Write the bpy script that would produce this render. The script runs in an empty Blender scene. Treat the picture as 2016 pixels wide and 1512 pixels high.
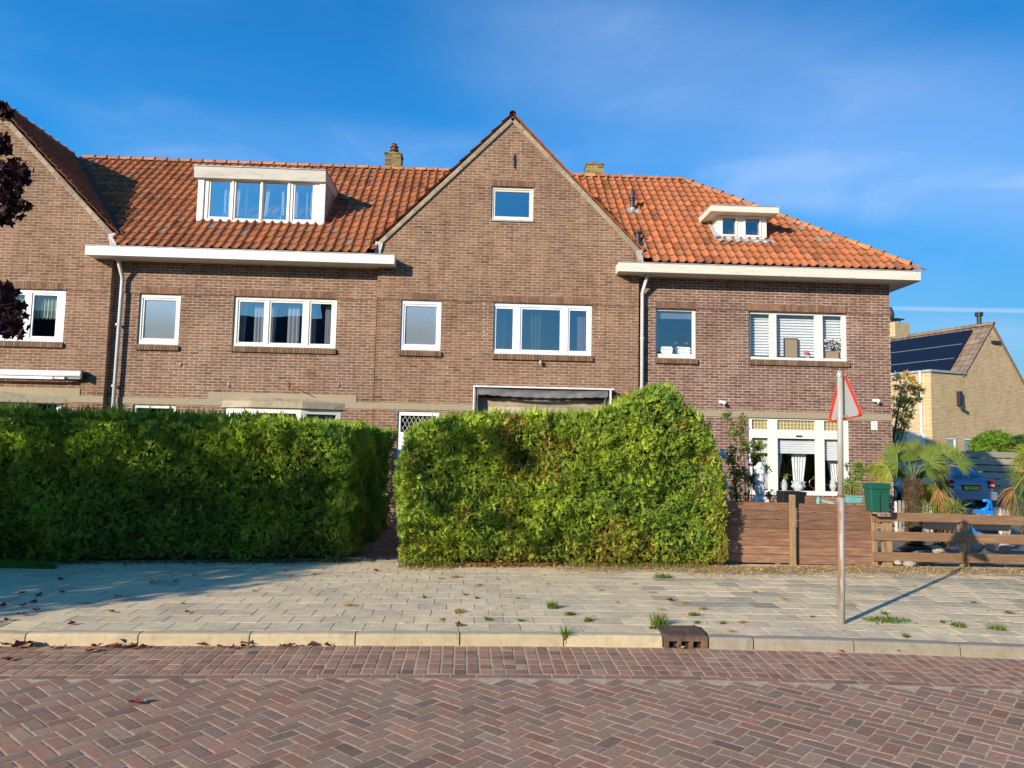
import bpy, bmesh, math, random
import numpy as np
from mathutils import Vector, Matrix, noise
from mathutils.geometry import tessellate_polygon
R = math.radians
random.seed(7); rng = np.random.default_rng(7)
sc = bpy.context.scene
col = sc.collection

# ---------------------------------------------------------------- camera
YAW, PITCH, ROLL, FPX, CH = R(2.5), R(4.8), R(1.15), 1456.0, 1.85
fw = Vector((math.sin(YAW)*math.cos(PITCH), math.cos(YAW)*math.cos(PITCH), math.sin(PITCH)))
r0 = Vector((math.cos(YAW), -math.sin(YAW), 0)); u0 = r0.cross(fw)
RV = r0*math.cos(ROLL) + u0*math.sin(ROLL); UV = u0*math.cos(ROLL) - r0*math.sin(ROLL)
CP = Vector((0, 0, CH))
cd = bpy.data.cameras.new('camera'); cam = bpy.data.objects.new('camera', cd); col.objects.link(cam)
cd.sensor_width = 36; cd.lens = 36*FPX/2016; cd.clip_end = 2000; cd.clip_start = .05
cam.matrix_world = Matrix(((RV.x, UV.x, -fw.x, 0), (RV.y, UV.y, -fw.y, 0), (RV.z, UV.z, -fw.z, CH), (0, 0, 0, 1)))
sc.camera = cam
def ray(px, py): return fw + RV*((px-1008)/FPX) - UV*((py-756)/FPX)
def at(px, py, Y):
    d = ray(px, py); return CP + d*(Y/d.y)
def atz(px, py, Z):
    d = ray(px, py); return CP + d*((Z-CH)/d.z)
def atplane(px, py, p, n):
    d = ray(px, py); return CP + d*((Vector(p)-CP).dot(Vector(n))/d.dot(Vector(n)))

# ---------------------------------------------------------------- sun, sky, exposure
SAZ, SEL = R(45.5), R(19.5)          # shadows run towards +X+Y
sd = bpy.data.lights.new('sun', 'SUN'); sd.energy = 5.0; sd.angle = R(.55); sd.color = (1, .87, .70)
so = bpy.data.objects.new('sun', sd); col.objects.link(so)
sdir = Vector((math.sin(SAZ)*math.cos(SEL), math.cos(SAZ)*math.cos(SEL), -math.sin(SEL)))
so.rotation_euler = sdir.to_track_quat('-Z', 'Y').to_euler(); so.location = (-20, -20, 20)
w = bpy.data.worlds.new('World'); sc.world = w; w.use_nodes = True
nt = w.node_tree; N = nt.nodes; L = nt.links; N.clear()
sky = N.new('ShaderNodeTexSky'); sky.sky_type = 'NISHITA'; sky.sun_disc = False
sky.sun_elevation = SEL; sky.sun_rotation = R(180)+SAZ; sky.altitude = 0; sky.air_density = 1.0; sky.dust_density = .35; sky.ozone_density = 3.0
tc = N.new('ShaderNodeTexCoord')
hs = N.new('ShaderNodeHueSaturation'); hs.inputs['Saturation'].default_value = 1.15; hs.inputs['Hue'].default_value = .492; hs.inputs['Value'].default_value = 1.0
L.new(sky.outputs[0], hs.inputs['Color'])
def wn(t, **k):
    n = N.new(t)
    for a, b in k.items(): setattr(n, a, b)
    return n
def noisew(scale, rot, loc, det, sc3, lo, hi):
    mp = wn('ShaderNodeMapping'); mp.inputs['Rotation'].default_value = rot; mp.inputs['Scale'].default_value = sc3; mp.inputs['Location'].default_value = loc
    L.new(tc.outputs['Generated'], mp.inputs[0])
    nz = wn('ShaderNodeTexNoise'); nz.inputs['Scale'].default_value = scale; nz.inputs['Detail'].default_value = det; nz.inputs['Roughness'].default_value = .55; nz.inputs['Distortion'].default_value = .6
    L.new(mp.outputs[0], nz.inputs['Vector'])
    mr = wn('ShaderNodeMapRange'); mr.inputs['From Min'].default_value = lo; mr.inputs['From Max'].default_value = hi; mr.interpolation_type = 'SMOOTHSTEP'
    L.new(nz.outputs['Fac'], mr.inputs['Value']); return mr.outputs[0]
def mth(op, a, b=None, c=None):
    n = wn('ShaderNodeMath', operation=op)
    for i, v in enumerate((a, b, c)):
        if v is None: continue
        if isinstance(v, (int, float)): n.inputs[i].default_value = v
        else: L.new(v, n.inputs[i])
    return n.outputs[0]
def vdot(v):
    n = wn('ShaderNodeVectorMath', operation='DOT_PRODUCT'); L.new(tc.outputs['Generated'], n.inputs[0]); n.inputs[1].default_value = v; return n.outputs['Value']
def band(p1, p2, wd, soft, x0, x1):
    # a band of thin cloud along the great circle through two directions of the sky
    a, b = ray(*p1).normalized(), ray(*p2).normalized(); n = a.cross(b).normalized()
    dist = mth('ABSOLUTE', vdot(n))
    m = wn('ShaderNodeMapRange', interpolation_type='SMOOTHSTEP'); m.inputs['From Min'].default_value = wd; m.inputs['From Max'].default_value = wd+soft; m.inputs['To Min'].default_value = 1; m.inputs['To Max'].default_value = 0
    L.new(dist, m.inputs['Value'])
    t = (b-a).normalized(); lo, hi = ray(*x0).normalized().dot(t), ray(*x1).normalized().dot(t)
    g = wn('ShaderNodeMapRange', interpolation_type='SMOOTHSTEP'); g.inputs['From Min'].default_value = lo; g.inputs['From Max'].default_value = hi
    L.new(vdot(t), g.inputs['Value'])
    return mth('MULTIPLY', m.outputs[0], g.outputs[0])
wisp = noisew(2.6, (0, R(-10), R(5)), (3.1, 0, 1.7), 9, (1.0, 1.0, 2.6), .38, .85)
wisp2 = noisew(4.5, (0, R(-14), 0), (0, 2, .4), 10, (1.0, 1, 3.2), .42, .78)
veil = band((800, 30), (1750, 235), .02, .11, (700, 0), (1250, 120))
low = band((60, 255), (700, 300), .012, .045, (60, 240), (330, 270))
con = band((1756, 607), (2010, 612), .0012, .0022, (1700, 606), (1800, 608))
low2 = band((1800, 655), (2010, 662), .006, .03, (1650, 640), (1850, 650))
s = mth('MULTIPLY', wisp, .12)
s = mth('ADD', s, mth('MULTIPLY', veil, mth('ADD', mth('MULTIPLY', wisp2, .14), .20)))
s = mth('ADD', s, mth('MULTIPLY', low, mth('ADD', mth('MULTIPLY', wisp2, .30), .08)))
s = mth('ADD', s, mth('MULTIPLY', con, .42))
s = mth('ADD', s, mth('MULTIPLY', low2, mth('ADD', mth('MULTIPLY', wisp2, .2), .08)))
s = mth('MINIMUM', s, .6)
sx_ = wn('ShaderNodeSeparateXYZ'); L.new(tc.outputs['Generated'], sx_.inputs[0])
cr_ = wn('ShaderNodeValToRGB'); cr_.color_ramp.elements[0].position = .06; cr_.color_ramp.elements[0].color = (.42, .50, .56, 1); cr_.color_ramp.elements[1].position = .34; cr_.color_ramp.elements[1].color = (.20, .82, 1.17, 1); L.new(sx_.outputs[2], cr_.inputs[0])
gn = wn('ShaderNodeMix', data_type='RGBA', blend_type='MULTIPLY'); gn.inputs['Factor'].default_value = 1; L.new(hs.outputs[0], gn.inputs['A']); L.new(cr_.outputs[0], gn.inputs['B'])
gv = wn('ShaderNodeVectorMath', operation='SCALE'); az = wn('ShaderNodeMapRange'); az.inputs['From Min'].default_value = -.55; az.inputs['From Max'].default_value = .6; az.inputs['To Min'].default_value = 1.70; az.inputs['To Max'].default_value = 1.14; L.new(vdot(tuple(RV)), az.inputs['Value']); L.new(az.outputs[0], gv.inputs['Scale']); L.new(gn.outputs['Result'], gv.inputs[0])
mx = wn('ShaderNodeMix', data_type='RGBA'); L.new(s, mx.inputs['Factor']); L.new(gv.outputs[0], mx.inputs['A']); mx.inputs['B'].default_value = (4.4, 5.8, 8.6, 1)
bg = N.new('ShaderNodeBackground'); bg.inputs['Strength'].default_value = .10
wo = N.new('ShaderNodeOutputWorld'); L.new(mx.outputs['Result'], bg.inputs['Color']); L.new(bg.outputs[0], wo.inputs[0])
sc.view_settings.view_transform = 'Standard'; sc.view_settings.look = 'None'; sc.view_settings.exposure = 0.35; sc.view_settings.gamma = 1
sc.render.engine = 'CYCLES'
sc.cycles.transparent_max_bounces = 16; sc.cycles.max_bounces = 6

# ---------------------------------------------------------------- materials
MATS = {}
def newmat(name):
    m = bpy.data.materials.new(name); m.use_nodes = True; MATS[name] = m
    return m, m.node_tree.nodes, m.node_tree.links, m.node_tree.nodes['Principled BSDF']
def ramp(n, l, src, stops):
    r = n.new('ShaderNodeValToRGB'); e = r.color_ramp.elements
    while len(e) < len(stops): e.new(.5)
    for k, (p, c) in enumerate(stops): e[k].position = p; e[k].color = (*c, 1)
    l.new(src, r.inputs[0]); return r.outputs[0]
def mixc(n, l, mode, f, a, b):
    m = n.new('ShaderNodeMix'); m.data_type = 'RGBA'; m.blend_type = mode
    for key, v in (('Factor', f), ('A', a), ('B', b)):
        if isinstance(v, (int, float)): m.inputs[key].default_value = v
        elif isinstance(v, tuple): m.inputs[key].default_value = (*v, 1)
        else: l.new(v, m.inputs[key])
    return m.outputs['Result']
def noi(n, l, scale, det=4, vec=None, rough=.6):
    t = n.new('ShaderNodeTexNoise'); t.inputs['Scale'].default_value = scale; t.inputs['Detail'].default_value = det; t.inputs['Roughness'].default_value = rough
    if vec is None:
        c = n.new('ShaderNodeTexCoord'); vec = c.outputs['Object']
    l.new(vec, t.inputs['Vector']); return t.outputs['Fac']
def mapr(n, l, src, a, b, c=0, d=1):
    m = n.new('ShaderNodeMapRange'); m.inputs[1].default_value = a; m.inputs[2].default_value = b; m.inputs[3].default_value = c; m.inputs[4].default_value = d
    l.new(src, m.inputs[0]); return m.outputs[0]
def bump(n, l, p, h, strength, dist):
    b = n.new('ShaderNodeBump'); b.inputs['Strength'].default_value = strength; b.inputs['Distance'].default_value = dist
    l.new(h, b.inputs['Height']); l.new(b.outputs[0], p.inputs['Normal'])
def mat(name, c, rough=.7, var=.25, scale=5, bmp=0, bscale=60, attr=False, metal=0, c2=None, s2=2.0, lo=.5, hi=.62, stretch=None, spec=.5):
    if name in MATS: return MATS[name]
    m, n, l, p = newmat(name)
    p.inputs['Roughness'].default_value = rough; p.inputs['Metallic'].default_value = metal; p.inputs['Specular IOR Level'].default_value = spec
    vec = None
    if stretch:
        tcn = n.new('ShaderNodeTexCoord'); mp = n.new('ShaderNodeMapping'); mp.inputs['Scale'].default_value = stretch; l.new(tcn.outputs['Object'], mp.inputs[0]); vec = mp.outputs[0]
    f = noi(n, l, scale, 5, vec)
    lo_, hi_ = tuple(v*(1-var) for v in c), tuple(min(1, v*(1+var)) for v in c)
    o = ramp(n, l, f, [(.3, lo_), (.7, hi_)])
    if c2:
        g = noi(n, l, s2, 6, vec, .7); o = mixc(n, l, 'MIX', mapr(n, l, g, lo, hi), o, c2)
    if attr:
        a = n.new('ShaderNodeAttribute'); a.attribute_name = 'tint'; o = mixc(n, l, 'MULTIPLY', 1.0, o, a.outputs['Color'])
    l.new(o, p.inputs['Base Color'])
    if bmp: bump(n, l, p, noi(n, l, bscale, 4, vec), 1.0, bmp)
    return m
def brickmat(name, stops, mortar, bw=.224, rh=.0655, ms=.0085, stain=(.74, .66, .58), var=.25, big=(.82, 1.12)):
    m, n, l, p = newmat(name); p.inputs['Roughness'].default_value = .9; p.inputs['Specular IOR Level'].default_value = .2
    t = n.new('ShaderNodeTexCoord'); s = n.new('ShaderNodeSeparateXYZ'); l.new(t.outputs['Object'], s.inputs[0])
    a = n.new('ShaderNodeMath'); a.operation = 'ADD'; l.new(s.outputs[0], a.inputs[0]); l.new(s.outputs[1], a.inputs[1])
    c = n.new('ShaderNodeCombineXYZ'); l.new(a.outputs[0], c.inputs[0]); l.new(s.outputs[2], c.inputs[1])
    def bt(o):
        b = n.new('ShaderNodeTexBrick'); b.offset = o; b.inputs['Scale'].default_value = 1; b.inputs['Brick Width'].default_value = bw; b.inputs['Row Height'].default_value = rh
        b.inputs['Mortar Size'].default_value = ms; b.inputs['Mortar Smooth'].default_value = .15; b.inputs['Color1'].default_value = (0, 0, 0, 1); b.inputs['Color2'].default_value = (1, 1, 1, 1); b.inputs['Mortar'].default_value = (0, 0, 0, 1); b.inputs['Bias'].default_value = 0
        # courses wander a little
        wv = n.new('ShaderNodeTexNoise'); wv.inputs['Scale'].default_value = 9; l.new(t.outputs['Object'], wv.inputs['Vector'])
        mm = n.new('ShaderNodeVectorMath'); mm.operation = 'MULTIPLY_ADD'; l.new(wv.outputs['Color'], mm.inputs[0]); mm.inputs[1].default_value = (.012, .006, 0); l.new(c.outputs[0], mm.inputs[2])
        l.new(mm.outputs[0], b.inputs['Vector']); return b
    b = bt(.5)
    brick = ramp(n, l, b.outputs['Color'], stops)
    f2 = noi(n, l, 22, 3); brick = mixc(n, l, 'MULTIPLY', .75, brick, ramp(n, l, f2, [(.3, (1-var,)*3), (.7, (1+var,)*3)]))
    o = mixc(n, l, 'MIX', b.outputs['Fac'], brick, mixc(n, l, 'MULTIPLY', 1, mortar, ramp(n, l, noi(n, l, 6, 4), [(.35, (.65,)*3), (.65, (1.1,)*3)])))
    g = noi(n, l, .55, 5); o = mixc(n, l, 'MULTIPLY', 1, o, ramp(n, l, g, [(.32, (big[0],)*3), (.68, (big[1],)*3)]))
    # dirty streaks and weathered patches
    mp = n.new('ShaderNodeMapping'); mp.inputs['Scale'].default_value = (2.2, 2.2, .5); l.new(t.outputs['Object'], mp.inputs[0])
    g2 = noi(n, l, 1.3, 7, mp.outputs[0], .7); o = mixc(n, l, 'MULTIPLY', mapr(n, l, g2, .50, .70), o, stain)
    l.new(o, p.inputs['Base Color'])
    iv = n.new('ShaderNodeMath'); iv.operation = 'SUBTRACT'; iv.inputs[0].default_value = 1; l.new(b.outputs['Fac'], iv.inputs[1])
    ad = n.new('ShaderNodeMath'); ad.operation = 'MULTIPLY_ADD'; l.new(f2, ad.inputs[0]); ad.inputs[1].default_value = .5; l.new(iv.outputs[0], ad.inputs[2])
    bump(n, l, p, ad.outputs[0], .8, .006)
    return m
BR = [(0, (.115, .068, .05)), (.03, (.185, .10, .066)), (.4, (.22, .118, .077)), (.7, (.25, .136, .09)), (1, (.30, .17, .115))]
brickmat('brown_brick', BR, (.50, .40, .30))
BR2 = [(0, (.10, .06, .052)), (.05, (.165, .084, .065)), (.5, (.2, .1, .074)), (.8, (.235, .122, .09)), (1, (.29, .17, .125))]
brickmat('red_brown_brick', BR2, (.52, .42, .33))
brickmat('old_brick', [(a, (b*1.05, c*1.0, d*.9)) for a, (b, c, d) in BR], (.45, .36, .26))
brickmat('yellow_brick', [(0, (.62, .45, .25)), (.5, (.72, .53, .30)), (1, (.78, .59, .34))], (.40, .29, .16), rh=.06, stain=(.85, .82, .76), var=.07, big=(.93, 1.05))
brickmat('chimney_brick', [(0, (.12, .08, .05)), (.5, (.25, .16, .08)), (1, (.42, .32, .09))], (.3, .25, .12), stain=(.9, .85, .25))
mat('course_brick', (.235, .13, .088), .9, .25, 30, .003, 80, attr=True, spec=.2)
mat('sill_brick', (.20, .13, .085), .9, .25, 30, .003, 80, attr=True, spec=.2)
mat('mortar', (.42, .34, .26), .95, .2, 12)
mat('white_paint', (.80, .77, .70), .45, .04, 3, c2=(.62, .58, .48), s2=3, lo=.62, hi=.85)
mat('cool_white_paint', (.82, .82, .82), .4, .03, 3, c2=(.7, .7, .66), s2=3, lo=.62, hi=.85)
mat('cream_paint', (.72, .67, .56), .5, .06, 3, c2=(.5, .45, .35), s2=6, lo=.55, hi=.8)
mat('old_white_paint', (.72, .66, .54), .6, .08, 4, c2=(.33, .27, .18), s2=9, lo=.6, hi=.72, stretch=(.35, 1, 2.5))
mat('grey_white_paint', (.6, .57, .5), .6, .06, 4, c2=(.42, .38, .3), s2=5, lo=.5, hi=.75, stretch=(.3, 1, 1.5))
mat('pipe_paint', (.6, .6, .58), .4, .06, 4, c2=(.42, .4, .36), s2=5, lo=.55, hi=.8)
mat('concrete', (.42, .36, .24), .9, .18, 7, .003, 90, c2=(.22, .19, .13), s2=2.4, lo=.5, hi=.7)
mat('pebble_dash', (.37, .30, .20), .95, .55, 60, .012, 45)
mat('verge_stone', (.32, .26, .19), .95, .25, 9, .006, 40, attr=True)
mat('clay_tile', (.385, .13, .054), .75, .22, 16, .003, 60, attr=True, c2=(.26, .17, .095), s2=7, lo=.56, hi=.74, spec=.3)
mat('aged_clay_tile', (.33, .115, .05), .8, .25, 16, .003, 60, attr=True, c2=(.2, .13, .06), s2=6, lo=.53, hi=.72, spec=.3)
mat('brown_roof_tile', (.24, .17, .12), .85, .3, 20, .003, 60, attr=True)
mat('lead', (.36, .37, .37), .6, .25, 14, .006, 25, metal=.2, c2=(.55, .54, .5), s2=7)
mat('dark_metal', (.03, .032, .035), .5, .2, 10)
mat('black_plastic', (.012, .013, .016), .45, .2, 10)
mat('rust', (.2, .07, .03), .8, .3, 12)
mat('galvanised', (.42, .42, .39), .5, .12, 14, metal=.45, c2=(.3, .27, .2), s2=8, lo=.5, hi=.75)
mat('tiled_ridge', (.46, .17, .07), .8, .25, 14, .003, 60, attr=True, c2=(.33, .3, .22), s2=9, lo=.55, hi=.7)
mat('board_wood', (.21, .095, .05), .8, .22, 9, .004, 40, attr=True, c2=(.34, .25, .17), s2=5, lo=.47, hi=.75, stretch=(.5, 3, 7))
mat('rail_wood', (.25, .135, .07), .85, .22, 9, .004, 40, attr=True, c2=(.3, .25, .12), s2=4, lo=.5, hi=.72, stretch=(.5, 3, 7))
mat('post_wood', (.34, .22, .11), .85, .2, 9, .004, 40, c2=(.2, .12, .06), s2=4, stretch=(6, 6, .6))
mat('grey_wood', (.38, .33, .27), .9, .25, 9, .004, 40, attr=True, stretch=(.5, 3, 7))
mat('green_plastic', (.01, .095, .058), .42, .06, 6)
mat('curtain_white', (.8, .8, .8), .9, .05, 5)
mat('curtain_purple', (.13, .1, .2), .9, .1, 5)
mat('curtain_pink', (.5, .38, .5), .9, .1, 5)
mat('curtain_brown', (.12, .11, .09), .9, .1, 5)
mat('lace', (.42, .47, .38), .9, .2, 8)
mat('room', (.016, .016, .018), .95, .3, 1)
mat('canvas', (.17, .165, .16), .9, .2, 8)
mat('road_brick', (.33, .20, .135), .86, .2, 30, .004, 120, attr=True, c2=(.36, .27, .19), s2=2.2, lo=.48, hi=.80, spec=.3)
mat('joint_sand', (.50, .38, .26), .97, .3, 18, .003, 90, c2=(.28, .21, .14), s2=4, lo=.55, hi=.75)
mat('paving_slab', (.72, .57, .365), .9, .12, 9, .003, 150, attr=True, c2=(.44, .37, .27), s2=2.2, lo=.48, hi=.75, spec=.25)
mat('paving_joint', (.11, .09, .055), .97, .4, 14, .004, 60, c2=(.1, .12, .04), s2=3)
mat('kerb_concrete', (.52, .43, .28), .92, .14, 12, .006, 70, attr=True, c2=(.33, .27, .17), s2=6, lo=.54, hi=.75, spec=.2)
mat('soil', (.10, .075, .05), .97, .4, 5, .02, 20)
mat('garden_paving', (.13, .12, .11), .95, .3, 4, .01, 20)
mat('field', (.08, .1, .045), .97, .3, .5)
mat('straw', (.62, .45, .22), .9, .25, 10, attr=True)
mat('iron_grate', (.10, .065, .045), .75, .35, 12, .003, 70, c2=(.2, .11, .06), s2=9)
mat('stone', (.42, .37, .29), .9, .25, 8, .012, 30)
mat('red_paint', (.68, .045, .022), .35, .08, 6)
mat('sign_back', (.44, .45, .43), .5, .06, 5, metal=.2)
mat('plaster', (.62, .63, .63), .7, .1, 14, .004, 50)
mat('card', (.42, .28, .16), .9, .05, 5)
mat('brass', (.6, .42, .14), .3, .1, 8, metal=.9)
mat('teal_plastic', (.16, .42, .4), .6, .1, 8)
mat('blue_plastic', (.01, .22, .68), .4, .08, 8)
mat('solar', (.006, .009, .022), .25, .1, 3)
mat('bark', (.09, .07, .055), .95, .4, 14, .02, 25, stretch=(3, 3, .5))
mat('palm_fibre', (.19, .115, .06), .97, .5, 40, .03, 45, stretch=(1, 1, .5))
mat('twig', (.14, .09, .05), .9, .3, 12)
mat('dark_slate', (.035, .035, .04), .8, .2, 4)
mat('dark_wall', (.13, .08, .06), .9, .2, 4)
mat('plate_yellow', (.9, .55, .04), .5, .03, 5)
mat('ink', (.01, .01, .01), .6, 0, 5)
mat('tail_red', (.25, .006, .006), .25, .1, 5)
mat('tail_clear', (.5, .4, .4), .25, .1, 5)
mat('cloth_blue', (.3, .5, .55), .9, .2, 20, attr=True)
mat('pink', (.75, .12, .22), .8, .2, 20)
def carpaint():
    m, n, l, p = newmat('car_paint'); p.inputs['Base Color'].default_value = (.25, .30, .38, 1); p.inputs['Metallic'].default_value = .35; p.inputs['Roughness'].default_value = .35; p.inputs['Coat Weight'].default_value = .6
carpaint()
def leafmat(name, c, rough=.6, trans=.35, var=.2):
    m, n, l, p = newmat(name); n.remove(p)
    a = n.new('ShaderNodeAttribute'); a.attribute_name = 'tint'
    o = mixc(n, l, 'MULTIPLY', 1, c, a.outputs['Color'])
    d = n.new('ShaderNodeBsdfPrincipled'); d.inputs['Roughness'].default_value = rough; d.inputs['Specular IOR Level'].default_value = .25; l.new(o, d.inputs['Base Color'])
    t = n.new('ShaderNodeBsdfTranslucent'); l.new(mixc(n, l, 'MULTIPLY', 1, o, (1.25, 1.25, .6)), t.inputs['Color'])
    x = n.new('ShaderNodeMixShader'); x.inputs[0].default_value = trans; l.new(d.outputs[0], x.inputs[1]); l.new(t.outputs[0], x.inputs[2])
    l.new(x.outputs[0], n['Material Output'].inputs[0]); return m
leafmat('thuja', (.275, .385, .05), trans=.22)
mat('shaded_foliage', (.045, .055, .018), .9, .3, 20); leafmat('leaf_green', (.14, .22, .04)); leafmat('maple_leaf', (.032, .008, .012), trans=.2)
leafmat('palm_leaf', (.19, .26, .05)); leafmat('dry_leaf', (.4, .27, .11), trans=.2); leafmat('fallen_leaf', (.16, .03, .022), trans=.1); leafmat('autumn_leaf', (.62, .5, .2))
def glass(name, refl, tint, rough=.0, body=None):
    m, n, l, p = newmat(name); n.remove(p)
    g = n.new('ShaderNodeBsdfGlossy'); g.inputs['Roughness'].default_value = rough; g.inputs['Color'].default_value = (.95, .97, 1, 1)
    # slight waviness of float glass
    b = n.new('ShaderNodeBump'); b.inputs['Strength'].default_value = .12; b.inputs['Distance'].default_value = .01; l.new(noi(n, l, 1.6, 1), b.inputs['Height']); l.new(b.outputs[0], g.inputs['Normal'])
    if body:
        t = n.new('ShaderNodeBsdfDiffuse'); t.inputs['Color'].default_value = (*body, 1)
        l.new(mixc(n, l, 'MULTIPLY', 1, body, ramp(n, l, noi(n, l, 90, 2), [(.35, (.8,)*3), (.65, (1.15,)*3)])), t.inputs['Color'])
    else:
        t = n.new('ShaderNodeBsdfTransparent'); t.inputs['Color'].default_value = (*tint, 1)
    x = n.new('ShaderNodeMixShader'); x.inputs[0].default_value = refl
    l.new(t.outputs[0], x.inputs[1]); l.new(g.outputs[0], x.inputs[2]); l.new(x.outputs[0], n['Material Output'].inputs[0])
glass('pane_glass', .42, (.8, .85, .85)); glass('clear_pane', .09, (.9, .93, .93)); glass('dark_pane', .3, (.6, .65, .7))
glass('frosted_glass', .3, (1, 1, 1), .12, (.27, .31, .33)); glass('blue_glass', .5, (.3, .3, .35)); glass('leaded_glass', .2, (1, 1, 1), .1, (.62, .45, .12))
glass('car_glass', .5, (.1, .1, .12), 0, (.01, .012, .02))

# ---------------------------------------------------------------- builders
class MB:
    def __init__(s): s.v = []; s.f = []; s.c = []; s.t = (1, 1, 1)
    def add(s, vs, fs):
        b = len(s.v); s.v += [tuple(q) for q in vs]; s.f += [tuple(b+i for i in q) for q in fs]; s.c += [s.t]*len(vs); return s
    def box(s, x0, x1, y0, y1, z0, z1):
        return s.add([(x0, y0, z0), (x1, y0, z0), (x1, y1, z0), (x0, y1, z0), (x0, y0, z1), (x1, y0, z1), (x1, y1, z1), (x0, y1, z1)],
                     [(0, 3, 2, 1), (4, 5, 6, 7), (0, 1, 5, 4), (1, 2, 6, 5), (2, 3, 7, 6), (3, 0, 4, 7)])
    def obox(s, c, ax, ay, az):      # centre and three half-axis vectors
        c, ax, ay, az = map(Vector, (c, ax, ay, az))
        return s.add([c+ax*i+ay*j+az*k for k in (-1, 1) for i, j in ((-1, -1), (1, -1), (1, 1), (-1, 1))],
                     [(0, 3, 2, 1), (4, 5, 6, 7), (0, 1, 5, 4), (1, 2, 6, 5), (2, 3, 7, 6), (3, 0, 4, 7)])
    def bar(s, a, b, w, h, up=(0, 0, 1)):
        a, b = Vector(a), Vector(b); d = (b-a); sd = d.cross(Vector(up)).normalized(); u = sd.cross(d).normalized()
        return s.obox((a+b)/2, d/2, sd*(w/2), u*(h/2))
    def prism(s, poly, axis, a, b):   # poly of 2d points extruded along axis (0,1,2) from a to b
        n = len(poly)
        def P(q, t): l = list(q); l.insert(axis, t); return tuple(l)
        vs = [P(q, a) for q in poly]+[P(q, b) for q in poly]
        return s.add(vs, [tuple(range(n))[::-1], tuple(range(n, 2*n))]+[(i, (i+1) % n, n+(i+1) % n, n+i) for i in range(n)])
    def tube(s, pts, rad, n=10, caps=True):
        pts = [Vector(p) for p in pts]; rad = rad if isinstance(rad, (list, tuple)) else [rad]*len(pts)
        vs = []; prev = None
        for i, p in enumerate(pts):
            d = (pts[min(i+1, len(pts)-1)]-pts[max(i-1, 0)]).normalized()
            a = prev if prev is not None else (Vector((1, 0, 0)) if abs(d.x) < .9 else Vector((0, 1, 0)))
            a = (a-d*a.dot(d)).normalized(); prev = a; b = d.cross(a)
            for k in range(n):
                t = 2*math.pi*k/n; vs.append(p+(a*math.cos(t)+b*math.sin(t))*rad[i])
        fs = [(i*n+k, i*n+(k+1) % n, (i+1)*n+(k+1) % n, (i+1)*n+k) for i in range(len(pts)-1) for k in range(n)]
        if caps: fs += [tuple(range(n))[::-1], tuple(range((len(pts)-1)*n, len(pts)*n))]
        return s.add(vs, fs)
    def lathe(s, c, prof, n=20):
        return s.tube([(c[0], c[1], c[2]+z) for r, z in prof], [max(r, .0005) for r, z in prof], n)
    def ball(s, c, r, n=10, jit=0):
        rx, ry, rz = r if isinstance(r, (tuple, list)) else (r, r, r); vs = []; fs = []
        for i in range(n//2+1):
            ph = math.pi*i/(n//2)
            for k in range(n):
                t = 2*math.pi*k/n; j = 1+random.uniform(-jit, jit)
                vs.append((c[0]+rx*math.sin(ph)*math.cos(t)*j, c[1]+ry*math.sin(ph)*math.sin(t)*j, c[2]+rz*math.cos(ph)*j))
        for i in range(n//2):
            for k in range(n): fs.append((i*n+k, (i+1)*n+k, (i+1)*n+(k+1) % n, i*n+(k+1) % n))
        return s.add(vs, fs)
ROOT = {}
def tag(o, label=None, cat=None, group=None, kind=None):
    if label: o['label'] = label
    if cat: o['category'] = cat
    if group: o['group'] = group
    if kind: o['kind'] = kind
    return o
def thing(name, loc, label, cat, group=None):
    o = bpy.data.objects.new(name, None); o.empty_display_size = .2; col.objects.link(o); o.location = loc; ROOT[o.name] = Vector(loc)
    return tag(o, label, cat, group)
def obj(name, mb, m, parent=None, smooth=False, bevel=0, loc=None, clip=None):
    me = bpy.data.meshes.new(name)
    off = ROOT.get(parent.name) if parent else Vector(loc or (0, 0, 0))
    if isinstance(mb, MB): V, F, C = np.array(mb.v, float).reshape(-1, 3), mb.f, np.array(mb.c, float)
    else: V, F, C = mb
    V = np.asarray(V, float)-np.array(off)
    if isinstance(F, np.ndarray):
        me.vertices.add(len(V)); me.vertices.foreach_set('co', V.ravel().astype('f'))
        k = F.shape[1]; me.loops.add(F.size); me.loops.foreach_set('vertex_index', F.ravel().astype('i'))
        me.polygons.add(len(F)); me.polygons.foreach_set('loop_start', np.arange(0, F.size, k, dtype='i')); me.update(calc_edges=True)
    else: me.from_pydata([tuple(q) for q in V], [], F)
    at_ = me.attributes.new('tint', 'FLOAT_COLOR', 'POINT'); at_.data.foreach_set('color', np.concatenate([C, np.ones((len(C), 1))], 1).ravel().astype('f'))
    if clip:
        bm = bmesh.new(); bm.from_mesh(me)
        for (p, nn) in clip:
            bmesh.ops.bisect_plane(bm, geom=bm.verts[:]+bm.edges[:]+bm.faces[:], plane_co=Vector(p)-off, plane_no=Vector(nn), clear_outer=True)
        bm.to_mesh(me); bm.free()
    if isinstance(mb, MB):
        bm = bmesh.new(); bm.from_mesh(me); bmesh.ops.recalc_face_normals(bm, faces=bm.faces[:]); bm.to_mesh(me); bm.free()
    me.materials.append(MATS[m])
    me.polygons.foreach_set('use_smooth', [bool(smooth)]*len(me.polygons)); me.update()
    o = bpy.data.objects.new(name, me); col.objects.link(o)
    if parent: o.parent = parent; ROOT[o.name] = off
    else: o.location = off; ROOT[o.name] = Vector(off)
    if bevel:
        b = o.modifiers.new('bevel', 'BEVEL'); b.width = bevel; b.segments = 2; b.limit_method = 'ANGLE'; b.angle_limit = R(40)
    if smooth == 'auto':
        pass
    return o
def struct(name, mb, m, **k): return tag(obj(name, mb, m, **k), kind='structure')
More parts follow.
